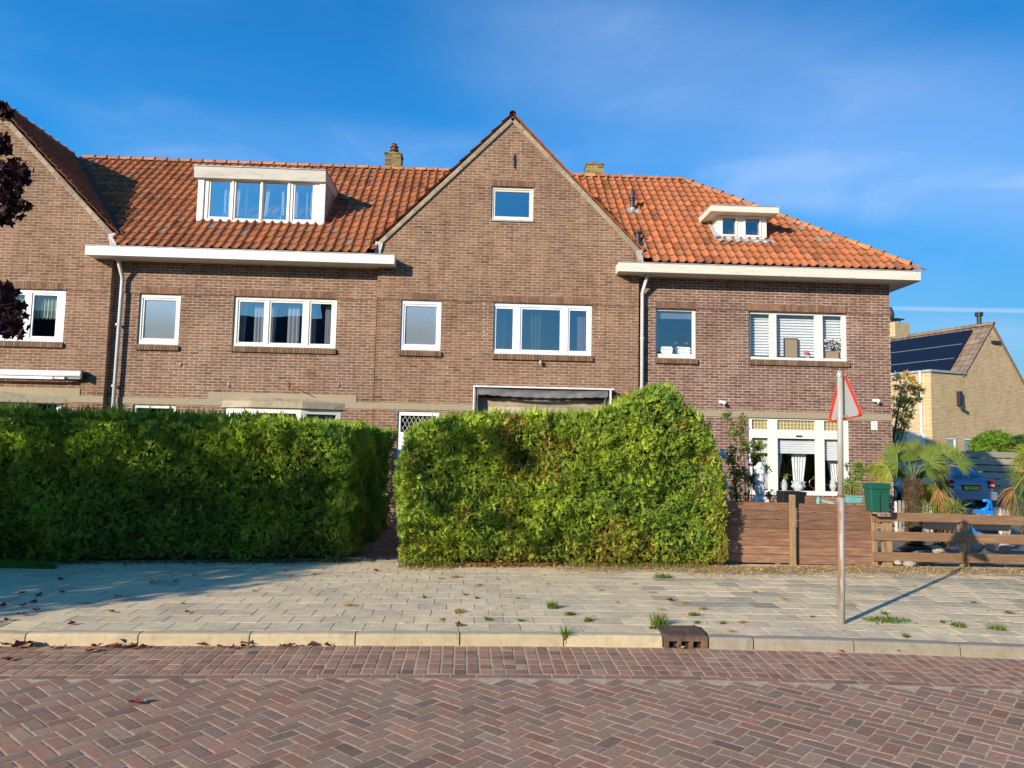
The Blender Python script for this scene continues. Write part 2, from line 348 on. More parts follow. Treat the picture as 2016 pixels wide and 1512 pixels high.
def copytree(o, parent=None):
    c = o.copy(); col.objects.link(c)
    if parent: c.parent = parent
    ROOT[c.name] = Vector((0, 0, 0))
    for ch in list(o.children): copytree(ch, c)
    return c
def panel(mb, outline, holes, y, depth):
    # a wall or frame face in the XZ plane at y with real openings and their reveals going back by depth
    pts = [Vector((a, b, 0)) for a, b in outline]; polys = [pts]+[[Vector((a, b, 0)) for a, b in ((h[0], h[2]), (h[1], h[2]), (h[1], h[3]), (h[0], h[3]))] for h in holes]
    flat = [p for q in polys for p in q]; tr = tessellate_polygon(polys)
    mb.add([(p.x, y, p.y) for p in flat], [tuple(t) for t in tr])
    for q in polys[1:]:
        for i in range(4):
            a, b = q[i], q[(i+1) % 4]; mb.add([(a.x, y, a.y), (b.x, y, b.y), (b.x, y+depth, b.y), (a.x, y+depth, a.y)], [(0, 1, 2, 3)])
    return mb
def rim(mb, outline, y, depth):
    for i in range(len(outline)):
        a, b = outline[i], outline[(i+1) % len(outline)]; mb.add([(a[0], y, a[1]), (b[0], y, b[1]), (b[0], y+depth, b[1]), (a[0], y+depth, a[1])], [(0, 1, 2, 3)])
def rect(x0, x1, z0, z1): return [(x0, z0), (x1, z0), (x1, z1), (x0, z1)]
def brickrow(x0, x1, z0, z1, y0, y1, w=.072, slope=0):
    mb = MB(); n = max(1, round((x1-x0)/w)); w = (x1-x0)/n
    for i in range(n):
        k = random.uniform(.7, 1.25); mb.t = (k, k*random.uniform(.92, 1.05), k*random.uniform(.85, 1.05))
        j = random.uniform(-.002, .002)
        a, b = x0+i*w+.004, x0+(i+1)*w-.004
        mb.prism([(y0+j, z0), (y1, z0), (y1, z1), (y0+j, z1-slope)], 0, a, b)
    return mb
def curtain(x0, x1, z0, z1, y, amp=.025, folds=6, taper=None, scallop=0):
    mb = MB(); n = folds*8; vs = []; rows = 9
    for j in range(rows):
        t = j/(rows-1)
        for i in range(n+1):
            s = i/n; a, b = x0, x1
            if taper: a, b = x0+(taper[0]-x0)*t, x1+(taper[1]-x1)*t
            z = z1-(z1-z0)*t+(scallop*abs(math.sin(s*folds*math.pi)) if t == 1 else 0)
            vs.append((a+(b-a)*s, y+amp*math.sin(s*folds*2*math.pi+1)+.004*math.sin(s*37), z))
    fs = [(j*(n+1)+i, j*(n+1)+i+1, (j+1)*(n+1)+i+1, (j+1)*(n+1)+i) for j in range(rows-1) for i in range(n)]
    return mb.add(vs, fs)
# ================================================================ ground
KX = np.array([-60, -4.18, -2.65, -1.08, .32, 1.74, 2.69, 3.63, 5.05, 6.5, 8.5, 12, 40.]); KY = np.array([5.2, 6.92, 6.97, 7.02, 7.05, 7.04, 6.98, 6.92, 6.75, 6.5, 6.1, 5.2, -6])
def ky(x): return np.interp(x, KX, KY)
def kpt(x, off=0, z=0):
    d = .05; t = Vector((2*d, float(ky(x+d)-ky(x-d)), 0)).normalized(); return Vector((x, float(ky(x)), z))+Vector((-t.y, t.x, 0))*off
SWZ = .10
struct('ground', MB().add([(-300, -300, -.08), (300, -300, -.08), (300, 500, -.08), (-300, 500, -.08)], [(0, 1, 2, 3)]), 'field')
xs = list(np.linspace(-40, 30, 141))
mb = MB(); mb.add([(x, -9.5, -.0032) for x in xs]+[(x, float(ky(x))+.02, -.0032) for x in xs], [(i, i+1, len(xs)+i+1, len(xs)+i) for i in range(len(xs)-1)])
struct('road_bed', mb, 'joint_sand')
def pavers(cx, cy, ang, hl, hw, z, col3, bev=.006, bz=None, jz=.0025, tilt=.006, thick=.04):
    n = len(cx); ca, sa = np.cos(ang), np.sin(ang)
    rings = []
    cor = np.array([(-1, -1), (1, -1), (1, 1), (-1, 1)])
    tx, ty = rng.normal(0, tilt, n), rng.normal(0, tilt, n); zz = z+rng.normal(0, jz, n)
    for (ins, dz) in ((0, -thick), (0, -(bz or bev*.8)), (bev, 0)):
        r = np.zeros((n, 4, 3))
        for k, (a, b) in enumerate(cor):
            lx, ly = a*(hl-ins), b*(hw-ins)
            lx = lx+rng.normal(0, .0015, n) if ins else lx+np.zeros(n); ly = ly+rng.normal(0, .0015, n) if ins else ly+np.zeros(n)
            r[:, k, 0] = cx+lx*ca-ly*sa; r[:, k, 1] = cy+lx*sa+ly*ca; r[:, k, 2] = zz+dz+tx*lx+ty*ly
        rings.append(r)
    V = np.concatenate(rings, 1).reshape(-1, 3)
    fl = [(8, 9, 10, 11)]
    for a in (0, 4):
        for i in range(4): fl.append((a+i, a+(i+1) % 4, a+4+(i+1) % 4, a+4+i))
    F = (np.array(fl)[None]+(np.arange(n)*12)[:, None, None]).reshape(-1, 4)
    return V, F, np.repeat(col3, 12, 0)
def tints(n, pal, wts, j=.12):
    p = np.array(pal)[rng.choice(len(pal), n, p=np.array(wts)/sum(wts))]
    return p*(1+rng.normal(0, j, (n, 1)))*(1+rng.normal(0, .012, (n, 3)))
# herringbone bricks, laid at 45 degrees to the kerb
TH = math.atan(.031); BW, BL = .104, .208; GAP = .0052
def rotp(x, y, a): return x*math.cos(a)-y*math.sin(a), x*math.sin(a)+y*math.cos(a)
cx, cy, an = [], [], []
A = TH+R(45)
for i in range(-150, 151):
    for j in range(-150, 151):
        k = (i-j) % 4
        if k == 0: x, y, v_ = (i+1)*BW, (j+.5)*BW, 0
        elif k == 3: x, y, v_ = (i+.5)*BW, (j+1)*BW, 1
        else: continue
        X, Y = rotp(x, y, A)
        if -9 < X < 12 and -3 < Y < 5: cx.append(X); cy.append(Y+3.2); an.append(A+(R(90) if v_ else 0))
cx, cy, an = map(np.array, (cx, cy, an))
STRIP = 6*.14+.11
k = (cx > -8.5) & (cx < 11.5) & (cy > .6) & (cy < ky(cx)-STRIP-.06)
cx, cy, an = cx[k], cy[k], an[k]
pal = [(1, 1, 1), (1.08, .95, .9), (.86, .88, .9), (.74, .78, .8), (1.1, 1.08, 1), (.98, .84, .8)]
V1, F1, C1 = pavers(cx, cy, an+rng.normal(0, .018, len(cx)), BL/2-GAP-np.abs(rng.normal(0, .0012, len(cx))), BW/2-GAP-np.abs(rng.normal(0, .001, len(cx))), 0, tints(len(cx), pal, [5, 3, 2, 1.2, 1.5, 1.4], .09), tilt=.005, jz=.0007, bev=.007, bz=.0016)
# the drainage strip beside the kerb, bricks end-on, and one line course
gx, gy, ga, cc = [], [], [], []
x = -9.
while x < 12:
    p0 = kpt(x); t = math.atan2(float(ky(x+.05)-ky(x-.05)), .1); j0 = random.uniform(-.01, .01)
    for r in range(6):
        o = -(.02+.07+r*.14)+j0+random.uniform(-.003, .003)
        q = kpt(x, o); gx.append(q.x); gy.append(q.y); ga.append(t+R(90))
    x += .107*math.cos(t)
gx, gy, ga = map(np.array, (gx, gy, ga))
V2, F2, C2 = pavers(gx, gy, ga+rng.normal(0, .015, len(gx)),   .0665, BW/2-.006, 0, bz=.0018, bev=.006, col3=tints(len(gx), [(1, .95, .93), (1.1, .92, .86), (.82, .82, .84), (1.15, 1.1, 1)], [4, 3, 2, 2]), tilt=.006, jz=.0008)
gx, gy, ga = [], [], []
x = -9.
while x < 12:
    t = math.atan2(float(ky(x+.05)-ky(x-.05)), .1); q = kpt(x, -(6*.14+.075)); gx.append(q.x); gy.append(q.y); ga.append(t); x += .212*math.cos(t)
V3, F3, C3 = pavers(np.array(gx), np.array(gy), np.array(ga), BL/2-.004, BW/2-.005, 0, tints(len(gx), [(1, .9, .88), (.9, .85, .85)], [1, 1]), tilt=.004, jz=.0007, bz=.002)
V = np.concatenate([V1, V2, V3]); F = np.concatenate([F1, F2+len(V1), F3+len(V1)+len(V2)]); C = np.concatenate([C1, C2, C3])
tag(obj('road', (V, F, C), 'road_brick'), kind='structure')
# kerb of one metre concrete stones
DX0, DX1 = atz(1306, 1275, 0).x, atz(1396, 1277, 0).x       # storm drain takes one gap
mb = MB()
joints = [-12, -11, -10, -9, -8, -7, -6, -4.99, -3.99, -3.02, -2.04, -1.09, -.13, .84, DX0, None, DX1, 2.62, 3.55, 4.5, 5.45, 6.4, 7.4, 8.4, 9.4, 10.4, 11.4]
for a, b in zip(joints[:-1], joints[1:]):
    if a is None or b is None: continue
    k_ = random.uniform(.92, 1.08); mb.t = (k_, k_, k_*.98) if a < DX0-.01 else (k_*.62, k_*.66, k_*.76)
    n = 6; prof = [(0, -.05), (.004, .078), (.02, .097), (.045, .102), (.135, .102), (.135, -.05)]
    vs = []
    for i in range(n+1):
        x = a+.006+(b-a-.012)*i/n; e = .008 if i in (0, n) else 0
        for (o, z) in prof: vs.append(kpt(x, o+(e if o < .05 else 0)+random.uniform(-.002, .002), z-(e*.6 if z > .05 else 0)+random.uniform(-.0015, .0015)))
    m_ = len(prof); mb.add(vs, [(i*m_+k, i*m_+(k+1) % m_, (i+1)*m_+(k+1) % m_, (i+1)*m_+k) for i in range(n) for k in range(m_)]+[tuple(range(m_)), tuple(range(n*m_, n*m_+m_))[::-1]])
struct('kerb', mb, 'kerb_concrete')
mb = MB(); mb.add([tuple(kpt(x, .05, .0955)) for x in xs]+[(x, 11.55, .0955) for x in xs], [(i, i+1, len(xs)+i+1, len(xs)+i) for i in range(len(xs)-1)])
struct('sidewalk_bed', mb, 'paving_joint')
# 30 cm paving slabs in half bond
sx, sy = [], []
for r in range(0, 16):
    for i in range(-32, 42):
        x, y = i*.30+(.15 if r % 2 else 0), .14+.15+r*.30
        # rows follow the kerb near it and straighten further away
        q = kpt(x, 0); f = 1-max(0, r-1)/14; yy = (7.05+.031*x)*(1-f)+q.y*f+y
        sx.append(x); sy.append(yy)
sx, sy = np.array(sx), np.array(sy)
k = (sy < 11.6) & (sx > -9.4) & (sx < 12.2) & ~((sx > DX0+.1) & (sx < DX1-.1) & (sy < ky(sx)+.4))
sx, sy = sx[k], sy[k]
sl = np.arctan2(ky(sx+.1)-ky(sx-.1), .2)*.7+TH*.3
tc_ = tints(len(sx), [(1, 1, 1), (.95, .95, .95), (1.06, 1.04, 1), (.86, .86, .88)], [5, 4, 3, .7], .035)
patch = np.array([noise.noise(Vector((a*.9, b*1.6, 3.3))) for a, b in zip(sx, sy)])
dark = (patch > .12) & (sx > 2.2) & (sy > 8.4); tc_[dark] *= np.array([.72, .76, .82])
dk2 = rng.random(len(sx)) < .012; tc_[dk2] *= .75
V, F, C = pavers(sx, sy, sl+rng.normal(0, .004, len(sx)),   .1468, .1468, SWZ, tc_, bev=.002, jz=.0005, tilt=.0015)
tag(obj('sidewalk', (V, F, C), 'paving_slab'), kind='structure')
# soil under the hedges, garden paving, path
def sheet(name, pts, z, m, **k): return struct(name, MB().add([(a, b, z) for a, b in pts], [tuple(range(len(pts)))]), m)
sheet('front_garden', [(-30, 11.0), (-1.9, 11.35), (-1.9, 17.6), (-30, 17.6)], .085, 'soil')
sheet('garden_soil', [(-.95, 11.0), (6.1, 11.3), (6.1, 17.6), (-.95, 17.6)], .085, 'soil')
sheet('side_garden', [(6.1, 11.3), (30, 11.3), (30, 17.6), (6.1, 17.6)], .09, 'garden_paving')
sheet('side_street', [(9.9, 17.6), (60, 17.6), (60, 60), (9.9, 60)], .07, 'garden_paving')
gx, gy, ga = [], [], []
for i in range(28):
    for j in range(14):
        x, y = -1.93+j*.1, 11.3+i*.205+(.1 if j % 2 else 0); gx.append(x+.02*i*0); gy.append(y); ga.append(R(90))
V, F, C = pavers(np.array(gx), np.array(gy), np.array(ga), .1, .047, .1, tints(len(gx), [(.62, .58, .58), (.5, .5, .52)], [1, 1]), tilt=.02)
tag(obj('path', (V, F, C), 'road_brick'), kind='structure')
# verge of grass at the far left of the sidewalk
def blades(n, fx, h, wd, lean=.5, tint=((.8, 1, .8), (1.2, 1.2, 1))):
    P = fx(n); hh = h*(.5+rng.random(n)); a = rng.random(n)*6.283; ln = rng.random(n)*lean
    d = np.stack([np.cos(a), np.sin(a), np.zeros(n)], 1); s_ = np.stack([-np.sin(a), np.cos(a), np.zeros(n)], 1)*wd/2
    mid = P+d*(ln*hh*.35)[:, None]+np.array([0, 0, 1])*(hh*.6)[:, None]; tip = P+d*(ln*hh)[:, None]+np.array([0, 0, 1])*(hh*(1-.35*ln))[:, None]
    V = np.stack([P-s_, P+s_, mid+s_*.8, tip, mid-s_*.8], 1).reshape(-1, 3)
    F = (np.array([(0, 1, 2), (0, 2, 4), (4, 2, 3)])[None]+(np.arange(n)*5)[:, None, None]).reshape(-1, 3); lo, hi = map(np.array, tint); C = np.repeat(lo+(hi-lo)*rng.random((n, 1)), 5, 0)
    return V, F, C
def fxl(n):
    x = rng.uniform(-9, -5.6, n); return np.stack([x, 10.25+rng.random(n)*.5*np.clip((-5.6-x), 0, 1)**.5, np.full(n, .1)], 1)
tag(obj('verge_grass', blades(6000, fxl, .07, .006), 'leaf_green'), kind='stuff')

# ================================================================ houses
YW, YG = 17.15, 17.0          # recessed walls, projecting gables
WT = 5.18
RIDGE_Y, EAVE_Y, EAVE_Z = 20.6, 16.72, 6.175
RIDGE_Z = at(1240, 353, RIDGE_Y).z
ms = (RIDGE_Z-EAVE_Z)/(RIDGE_Y-EAVE_Y); MA = math.atan(ms)
CXG, APZ = .63, 9.64           # apex of the middle gable
GW = 3.07; FOOTZ = 6.50; GA = math.atan((APZ-FOOTZ)/GW)
AXG = -8.44-GW
def mainroof(px, py, up=0):
    return atplane(px, py, (0, EAVE_Y, EAVE_Z+up), (0, -math.sin(MA), math.cos(MA)))
def tiles(orig, U, Vv, nu, nv, tw=.206, tl=.33, amp=.048, pal=None, ns=12, flip=1):
    mb_v, mb_f, mb_c = [], [], []
    orig, U, Vv = Vector(orig), Vector(U).normalized(), Vector(Vv).normalized(); Nn = U.cross(Vv).normalized()
    if Nn.z < 0: Nn = -Nn
    pal = pal or [(1, 1, 1), (1.15, 1.05, .9), (.82, .8, .8), (.56, .6, .64), (.8, 1.35, 2.1), (.95, 1.05, 1.05)]
    for j in range(nv):
        for i in range(nu):
            c = np.array(random.choices(pal, [6, 3, 3, .8, .35, 1.5])[0])*random.uniform(.86, 1.12)
            jo = random.uniform(-.008, .008); lift = random.uniform(0, .008); jx = random.uniform(-.004, .004)
            b = len(mb_v)
            for (v, h0) in ((j*tl-.02+jo, .030+lift), (j*tl-.02+jo, .012+lift), ((j+1)*tl+.01, 0)):
                top = (h0 > .03)
                for k in range(ns+1):
                    s_ = k/ns; q_ = 1-s_ if flip else s_; hgt = amp*(.42*(2*q_/.66-1)**2 if q_ < .66 else .42+.75*math.sin(math.pi*(q_-.66)/.34))
                    q = orig+U*(i*tw+s_*tw+jx)+Vv*(v)+Nn*(hgt+(h0 if v < (j+.5)*tl else 0.0)); mb_v.append(tuple(q)); mb_c.append(tuple(c))
            m_ = ns+1
            for k in range(ns):
                mb_f.append((b+k, b+k+1, b+2*m_+k+1, b+2*m_+k)); mb_f.append((b+m_+k, b+m_+k+1, b+k+1, b+k))
    m = MB(); m.v, m.f, m.c = mb_v, mb_f, mb_c; return m
def ridgecaps(p0, p1, n, r=.085, pal=None):
    mb = MB(); p0, p1 = Vector(p0), Vector(p1); d = (p1-p0)/n; dn = d.normalized(); sd = dn.cross(Vector((0, 0, 1))).normalized(); up = sd.cross(dn)
    for i in range(n):
        k = random.uniform(.75, 1.2); mb.t = (k, k*random.uniform(.95, 1.1), k*random.uniform(.9, 1.15))
        a = p0+d*i; vs = []; m_ = 8; j = Vector((0, 0, random.uniform(-.008, .008)))
        for (s_, rr) in ((-.06, r*.86), (.80, r), (.82, r*1.22), (1.0, r*1.22), (1.0, r*.9)):
            for q in range(m_+1):
                t = math.pi*q/m_*1.1-.05*math.pi; vs.append(a+d*s_+j+sd*(rr*math.cos(t))+up*(rr*math.sin(t)-.02))
        mb.add(vs, [(u*(m_+1)+q, u*(m_+1)+q+1, (u+1)*(m_+1)+q+1, (u+1)*(m_+1)+q) for u in range(4) for q in range(m_)])
    return mb
def window(root, Y, x0, x1, z0, z1, panes, fm='white_paint', gl='pane_glass', fw_=.055, sash=True, sill=True, lintel=True, rec=.035, brickp=None, roomd=1.4, gls=None):
    # frame with openings, sashes, one pane mesh, brick sill and soldier course
    out = rect(x0, x1, z0, z1); mb = MB(); y = Y+rec; panel(mb, out, panes, y, .06); rim(mb, out, y, .08)
    W = obj('window', mb, fm, root)
    if sash:
        ms_ = MB()
        for p in panes:
            if len(p) > 4 and not p[4]: continue
            s_ = .042; o2 = rect(p[0], p[1], p[2], p[3]); h = (p[0]+s_, p[1]-s_, p[2]+s_, p[3]-s_*1.1); panel(ms_, o2, [h], y+.018, .03)
        if ms_.v: obj('sash', ms_, fm, W)
    mp = MB()
    for p in panes: mp.add([(p[0], y+.045, p[2]), (p[1], y+.045, p[2]), (p[1], y+.045, p[3]), (p[0], y+.045, p[3])], [(0, 1, 2, 3)])
    obj('pane', mp, gl, W)
    if sill: obj('sill', brickrow(x0-.03, x1+.03, z0-.135, z0-.012, Y-.055, Y+.03, slope=.02), 'sill_brick', W)
    if lintel: obj('lintel', brickrow(x0-.01, x1+.01, z1+.012, z1+.155, Y-.021, Y+.05, w=.066), 'course_brick', W)
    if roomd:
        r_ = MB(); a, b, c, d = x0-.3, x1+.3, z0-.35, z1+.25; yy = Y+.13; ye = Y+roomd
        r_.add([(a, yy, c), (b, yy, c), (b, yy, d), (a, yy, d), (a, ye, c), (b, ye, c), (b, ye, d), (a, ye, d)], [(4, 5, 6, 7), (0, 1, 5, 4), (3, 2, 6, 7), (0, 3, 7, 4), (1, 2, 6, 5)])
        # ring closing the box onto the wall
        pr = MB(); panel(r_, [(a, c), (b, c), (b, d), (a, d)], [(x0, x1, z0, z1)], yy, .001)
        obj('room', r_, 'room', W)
    return W
def px_panes(Y, spans, z0, z1, ref_y, top=.07, bot=.06):
    return [(at(a, ref_y, Y).x, at(b, ref_y, Y).x, z0+bot, z1-top, 1) for a, b in spans]
def walls(root, name, x0, x1, Y, holes, top, m, ztop=None, roofline=None):
    lo = [h for h in holes if h[2] < WT-.2]; hi = [h for h in holes if h[2] >= WT-.2]
    mb = MB(); panel(mb, rect(x0, x1, 0, WT+.004), [(h[0], h[1], h[2], min(h[3], WT+.003)) for h in lo], Y, .13)
    o2 = roofline or rect(x0, x1, WT, ztop)
    panel(mb, o2, hi, Y-.018, .14)
    mb.add([(x0, Y-.018, WT), (x1, Y-.018, WT), (x1, Y+.01, WT), (x0, Y+.01, WT)], [(0, 1, 2, 3)])
    return mb
# ---- window tables: x0,x1,z0,z1
a1x0, a1x1 = -11.85, at(127, 620, YG).x
def sp(spans, dz=1): return spans
# ---------------- house B (left terrace house)
def hs_(name, x, label): return thing(name, (x, 17, 0), label, 'house')
hB = hs_('terraced_house', -5.5, 'brick terraced house with wide white dormer, left of the pointed middle gable')
wB1 = (-7.86, -6.93, 4.01, WT); wB2 = (-5.72, -3.36, 4.02, WT)
hx0, hx1 = at(262, 795, YW).x, at(347, 795, YW).x
bx0, bx1 = at(445, 800, YW).x, at(668, 800, YW).x
wB3 = (hx0, hx1, .2, 2.62); wB4 = (bx0, bx1, .9, 2.55)
mb = walls(hB, 'wall', -8.44, -2.42, YW, [wB1, wB2, wB3, wB4], None, None, ztop=6.3)
obj('wall', mb, 'brown_brick', hB)
B1 = window(hB, YW, *wB1, panes=[(wB1[0]+.06, wB1[1]-.07, wB1[2]+.1, WT-.09, 1)], gl='frosted_glass')
B2 = window(hB, YW, *wB2, panes=px_panes(YW+.05, [(467, 522), (529, 598), (608, 655)], 4.02, WT, 640), gl='dark_pane')
for (a, b) in ((470, 486), (500, 520), (533, 545), (566, 590), (613, 622), (640, 652)):
    p0, p1 = at(a, 640, YW+.25).x, at(b, 640, YW+.25).x
    obj('curtain', curtain(p0, p1, 4.05, WT-.12, YW+.25, .012, 3, taper=(p0-.03, p1-.05) if a in (533, 470) else None), 'curtain_white', B2)
B3 = window(hB, YW, *wB3, panes=[(hx0+.06, hx1-.06, 2.15, 2.55, 0), (hx0+.1, hx1-.1, 1.2, 2.0, 0)], sill=False, lintel=False, gl='dark_pane', roomd=.8)
# ---------------- house C (middle gable)
hC = hs_('gabled_house', .6, 'brick house under the tall pointed gable in the middle of the row')
wC1 = (-1.88, -.94, 4.01, WT); wC2 = (.28, 2.60, 3.98, WT)
wC1 = tuple(np.array(wC1)*[(YG/YW), (YG/YW), 1, 1]); wC2 = tuple(np.array(wC2)*[(YG/YW), (YG/YW), 1, 1])
t0, t1 = at(967, 400, YG), at(1050, 400, YG); zt0, zt1 = at(1008, 434, YG).z, at(1008, 369, YG).z
wC3 = (t0.x, t1.x, zt0, zt1)
dx0, dx1 = at(783, 805, YG).x, at(865, 805, YG).x; wC4 = (dx0, dx1, .2, 2.60); ex0, ex1 = at(965, 810, YG).x, at(1185, 810, YG).x; wC5 = (ex0, ex1, .9, 2.5)
cl, cr = -2.42, 3.68
outl = [(cl, WT), (cr, WT), (cr, 6.42), (CXG+(APZ-6.42)/math.tan(GA), 6.42), (CXG, APZ), (CXG-(APZ-6.42)/math.tan(GA), 6.42), (cl, 6.42)]
outl = [(cl, WT), (cr, WT), (cr, FOOTZ), (CXG, APZ), (cl, FOOTZ)]
mb = walls(hC, 'wall', cl, cr, YG, [wC1, wC2, wC3, wC4, wC5], None, None, roofline=outl)
mb.add([(cr, YG-.01, 0), (cr, YW+.1, 0), (cr, YW+.1, FOOTZ), (cr, YG-.01, FOOTZ)], [(0, 1, 2, 3)]); mb.add([(cl, YG-.01, 0), (cl, YW+.1, 0), (cl, YW+.1, FOOTZ), (cl, YG-.01, FOOTZ)], [(0, 1, 2, 3)])
obj('wall', mb, 'old_brick', hC)
C1w = window(hC, YG, *wC1, panes=[(wC1[0]+.06, wC1[1]-.07, wC1[2]+.1, WT-.09, 1)], fm='cool_white_paint', gl='frosted_glass')
C2w = window(hC, YG, *wC2, panes=px_panes(YG+.05, [(973, 1013), (1024, 1106), (1118, 1158)], 3.98, WT, 640, .09, .07), fm='cool_white_paint', gl='dark_pane')
obj('curtain', curtain(at(978, 640, YG+.2).x, at(995, 640, YG+.2).x, 4.05, WT-.1, YG+.25, .02, 4), 'curtain_purple', C2w)
obj('curtain', curtain(at(1043, 640, YG+.2).x, at(1068, 640, YG+.2).x, 4.05, WT-.1, YG+.25, .02, 3, taper=(at(1047, 640, YG+.2).x, at(1066, 640, YG+.2).x)), 'curtain_brown', C2w)
obj('curtain', curtain(at(1137, 640, YG+.2).x, at(1153, 640, YG+.2).x, 4.05, WT-.25, YG+.25, .02, 4), 'curtain_pink', C2w)
C3w = window(hC, YG-.018, *wC3, panes=[(wC3[0]+.05, wC3[1]-.05, wC3[2]+.06, wC3[3]-.05, 1)], fm='cream_paint', gl='pane_glass', sill=False)
obj('sill', MB().box(wC3[0]-.01, wC3[1]+.01, YG-.05, YG+.02, wC3[2]-.04, wC3[2]-.006), 'lead', C3w)
C4w = window(hC, YG, *wC4, panes=[(dx0+.07, dx1-.07, 2.12, 2.5, 0), (dx0+.2, dx1-.2, 1.3, 1.95, 0)], fm='cool_white_paint', sill=False, lintel=False, gl='dark_pane', roomd=.8)
lm = MB()
for k in range(-2, 14):
    x = dx0+.07+k*.1
    for s_ in (1, -1):
        x_a, x_b = x, x+s_*.38*.55; pa, pb = max(dx0+.07, min(dx1-.07, x_a)), max(dx0+.07, min(dx1-.07, x_b))
        if pa == pb: continue
        za, zb = 2.12+.38*(pa-x_a)/(x_b-x_a), 2.12+.38*(pb-x_a)/(x_b-x_a)
        lm.bar((pa, YG+.07, za), (pb, YG+.07, zb), .006, .008, up=(0, 1, 0))
obj('leading', lm, 'white_paint', C4w)
mk = MB()
for (pxm, y0m, y1m) in ((953, 590, 668), (1181, 588, 664)):
    for i in range(11):
        ym = y0m+(y1m-y0m)*i/10; c = at(pxm+random.uniform(-1, 1), ym, YG-.003); mk.box(c.x-random.uniform(.004, .012), c.x+random.uniform(.004, .012), YG-.0035, YG+.01, c.z-.02, c.z+random.uniform(.0, .022))
obj('mortar_marks', mk, 'plaster', hC)
an_ = MB(); p0, p1 = at(1012.5, 303, YG-.05), at(1012, 330, YG-.05); an_.bar(p0, p1, .022, .03, up=(0, 1, 0)); an_.bar(p0+Vector((-.03, 0, -.12)), p0+Vector((.03, 0, -.14)), .02, .03, up=(0, 1, 0)); an_.bar(p0+Vector((0, 0, -.13)), p0+Vector((0, .06, -.13)), .02, .02)
obj('wall_anchor', an_, 'dark_metal', hC)
# ---------------- house D (right end)
hD = hs_('corner_house', 6.8, 'brick corner house with hipped orange tiled roof and leaded windows, right end of the row')
wD1 = (4.13, 5.09, 4.0, WT); wD2 = (6.36, 8.75, 4.02, WT)
gx0, gx1 = at(1473, 900, YW).x, at(1672, 900, YW).x; gz0, gz1 = at(1570, 975, YW).z, at(1570, 820, YW).z
wD3 = (gx0, gx1, gz0, gz1)
mb = walls(hD, 'wall', 3.68, 9.79, YW, [wD1, wD2, wD3], None, None, ztop=6.3)
mb.add([(9.79, YW-.018, 0), (9.79, 25, 0), (9.79, 25, 6.3), (9.79, YW-.018, 6.3)], [(0, 1, 2, 3)])
mb.add([(9.79, 25, 0), (-14, 25, 0), (-14, 25, 6.3), (9.79, 25, 6.3)], [(0, 1, 2, 3)])
obj('wall', mb, 'red_brown_brick', hD)
D1 = window(hD, YW, *wD1, panes=[(wD1[0]+.045, wD1[1]-.07, wD1[2]+.1, WT-.05, 0)], gl='dark_pane', rec=.06)
sl_ = MB()
for i in range(7): sl_.box(wD1[0]+.05, wD1[1]-.08, YW+.14, YW+.165, WT-.09-i*.022, WT-.078-i*.022)
obj('blind', sl_, 'curtain_white', D1)
D2 = window(hD, YW, *wD2, panes=px_panes(YW+.08, [(1477, 1515), (1528, 1604), (1619, 1657)], 4.02, WT, 660, .06, .07), gl='clear_pane', sash=False, rec=.06)
sl_ = MB()
for i in range(17):
    z = WT-.1-i*.067
    for (a, b) in ((1475, 1518), (1526, 1606), (1617, 1660)):
        lim = 4.35 if a == 1617 else 0
        if z < 4.08: continue
        sl_.prism([(YW+.2, z), (YW+.225, z+.058), (YW+.229, z+.058), (YW+.204, z)], 0, at(a, 660, YW+.2).x, at(b, 660, YW+.2).x)
obj('blind', sl_, 'curtain_white', D2)
zt = at(1570, 848, YW).z; zb = at(1570, 862, YW).z; zs = gz0+.1
pn = []
for (a, b) in ((1480, 1512), (1530, 1605), (1622, 1652)):
    xa, xb = at(a, 880, YW+.06).x, at(b, 880, YW+.06).x; pn.append((xa, xb, zt+.02, gz1-.09, 0)); pn.append((xa, xb, zs, zb-.02, 0))
D3 = window(hD, YW, *wD3, panes=pn, sash=False, sill=False, lintel=False, gl='clear_pane', rec=.03, roomd=2.2)
lg = MB(); ll = MB()
for p in pn[::2]:
    lg.add([(p[0], YW+.079, p[2]), (p[1], YW+.079, p[2]), (p[1], YW+.079, p[3]), (p[0], YW+.079, p[3])], [(0, 1, 2, 3)])
    nx = max(3, round((p[1]-p[0])/.085))
    for i in range(1, nx): x = p[0]+(p[1]-p[0])*i/nx; ll.box(x-.004, x+.004, YW+.066, YW+.072, p[2], p[3])
    for i in (1, 2): z = p[2]+(p[3]-p[2])*i/3; ll.box(p[0], p[1], YW+.0665, YW+.0715, z-.004, z+.004)
obj('leaded_glass', lg, 'leaded_glass', D3); obj('leading', ll, 'white_paint', D3)
bl = MB()
for (a, b, zz) in ((1479, 1513, 893), (1529, 1606, 893), (1621, 1653, 905)):
    zlo = at(1570, zz, YW+.15).z
    xa, xb = at(a, 880, YW+.1).x, at(b, 880, YW+.1).x
    nn = int((zb-zlo)/.055)
    for i in range(nn): bl.prism([(YW+.13, zlo+i*.055), (YW+.14, zlo+i*.055+.05), (YW+.144, zlo+i*.055+.05), (YW+.134, zlo+i*.055)], 0, xa, xb)
obj('blind', bl, 'curtain_white', D3)
for (a, b, c, d) in ((1497, 1512, 1506, 1514), (1528, 1543, 1524, 1530), (1558, 1590, 1563, 1580), (1626, 1660, 1640, 1656)):
    f = lambda q: at(q, 930, YW+.3).x
    obj('curtain', curtain(f(a), f(b), gz0+.12, at(1570, 884, YW+.3).z, YW+.3, .018, 5 if a != 1528 else 3, taper=(f(c), f(d))), 'curtain_white', D3)
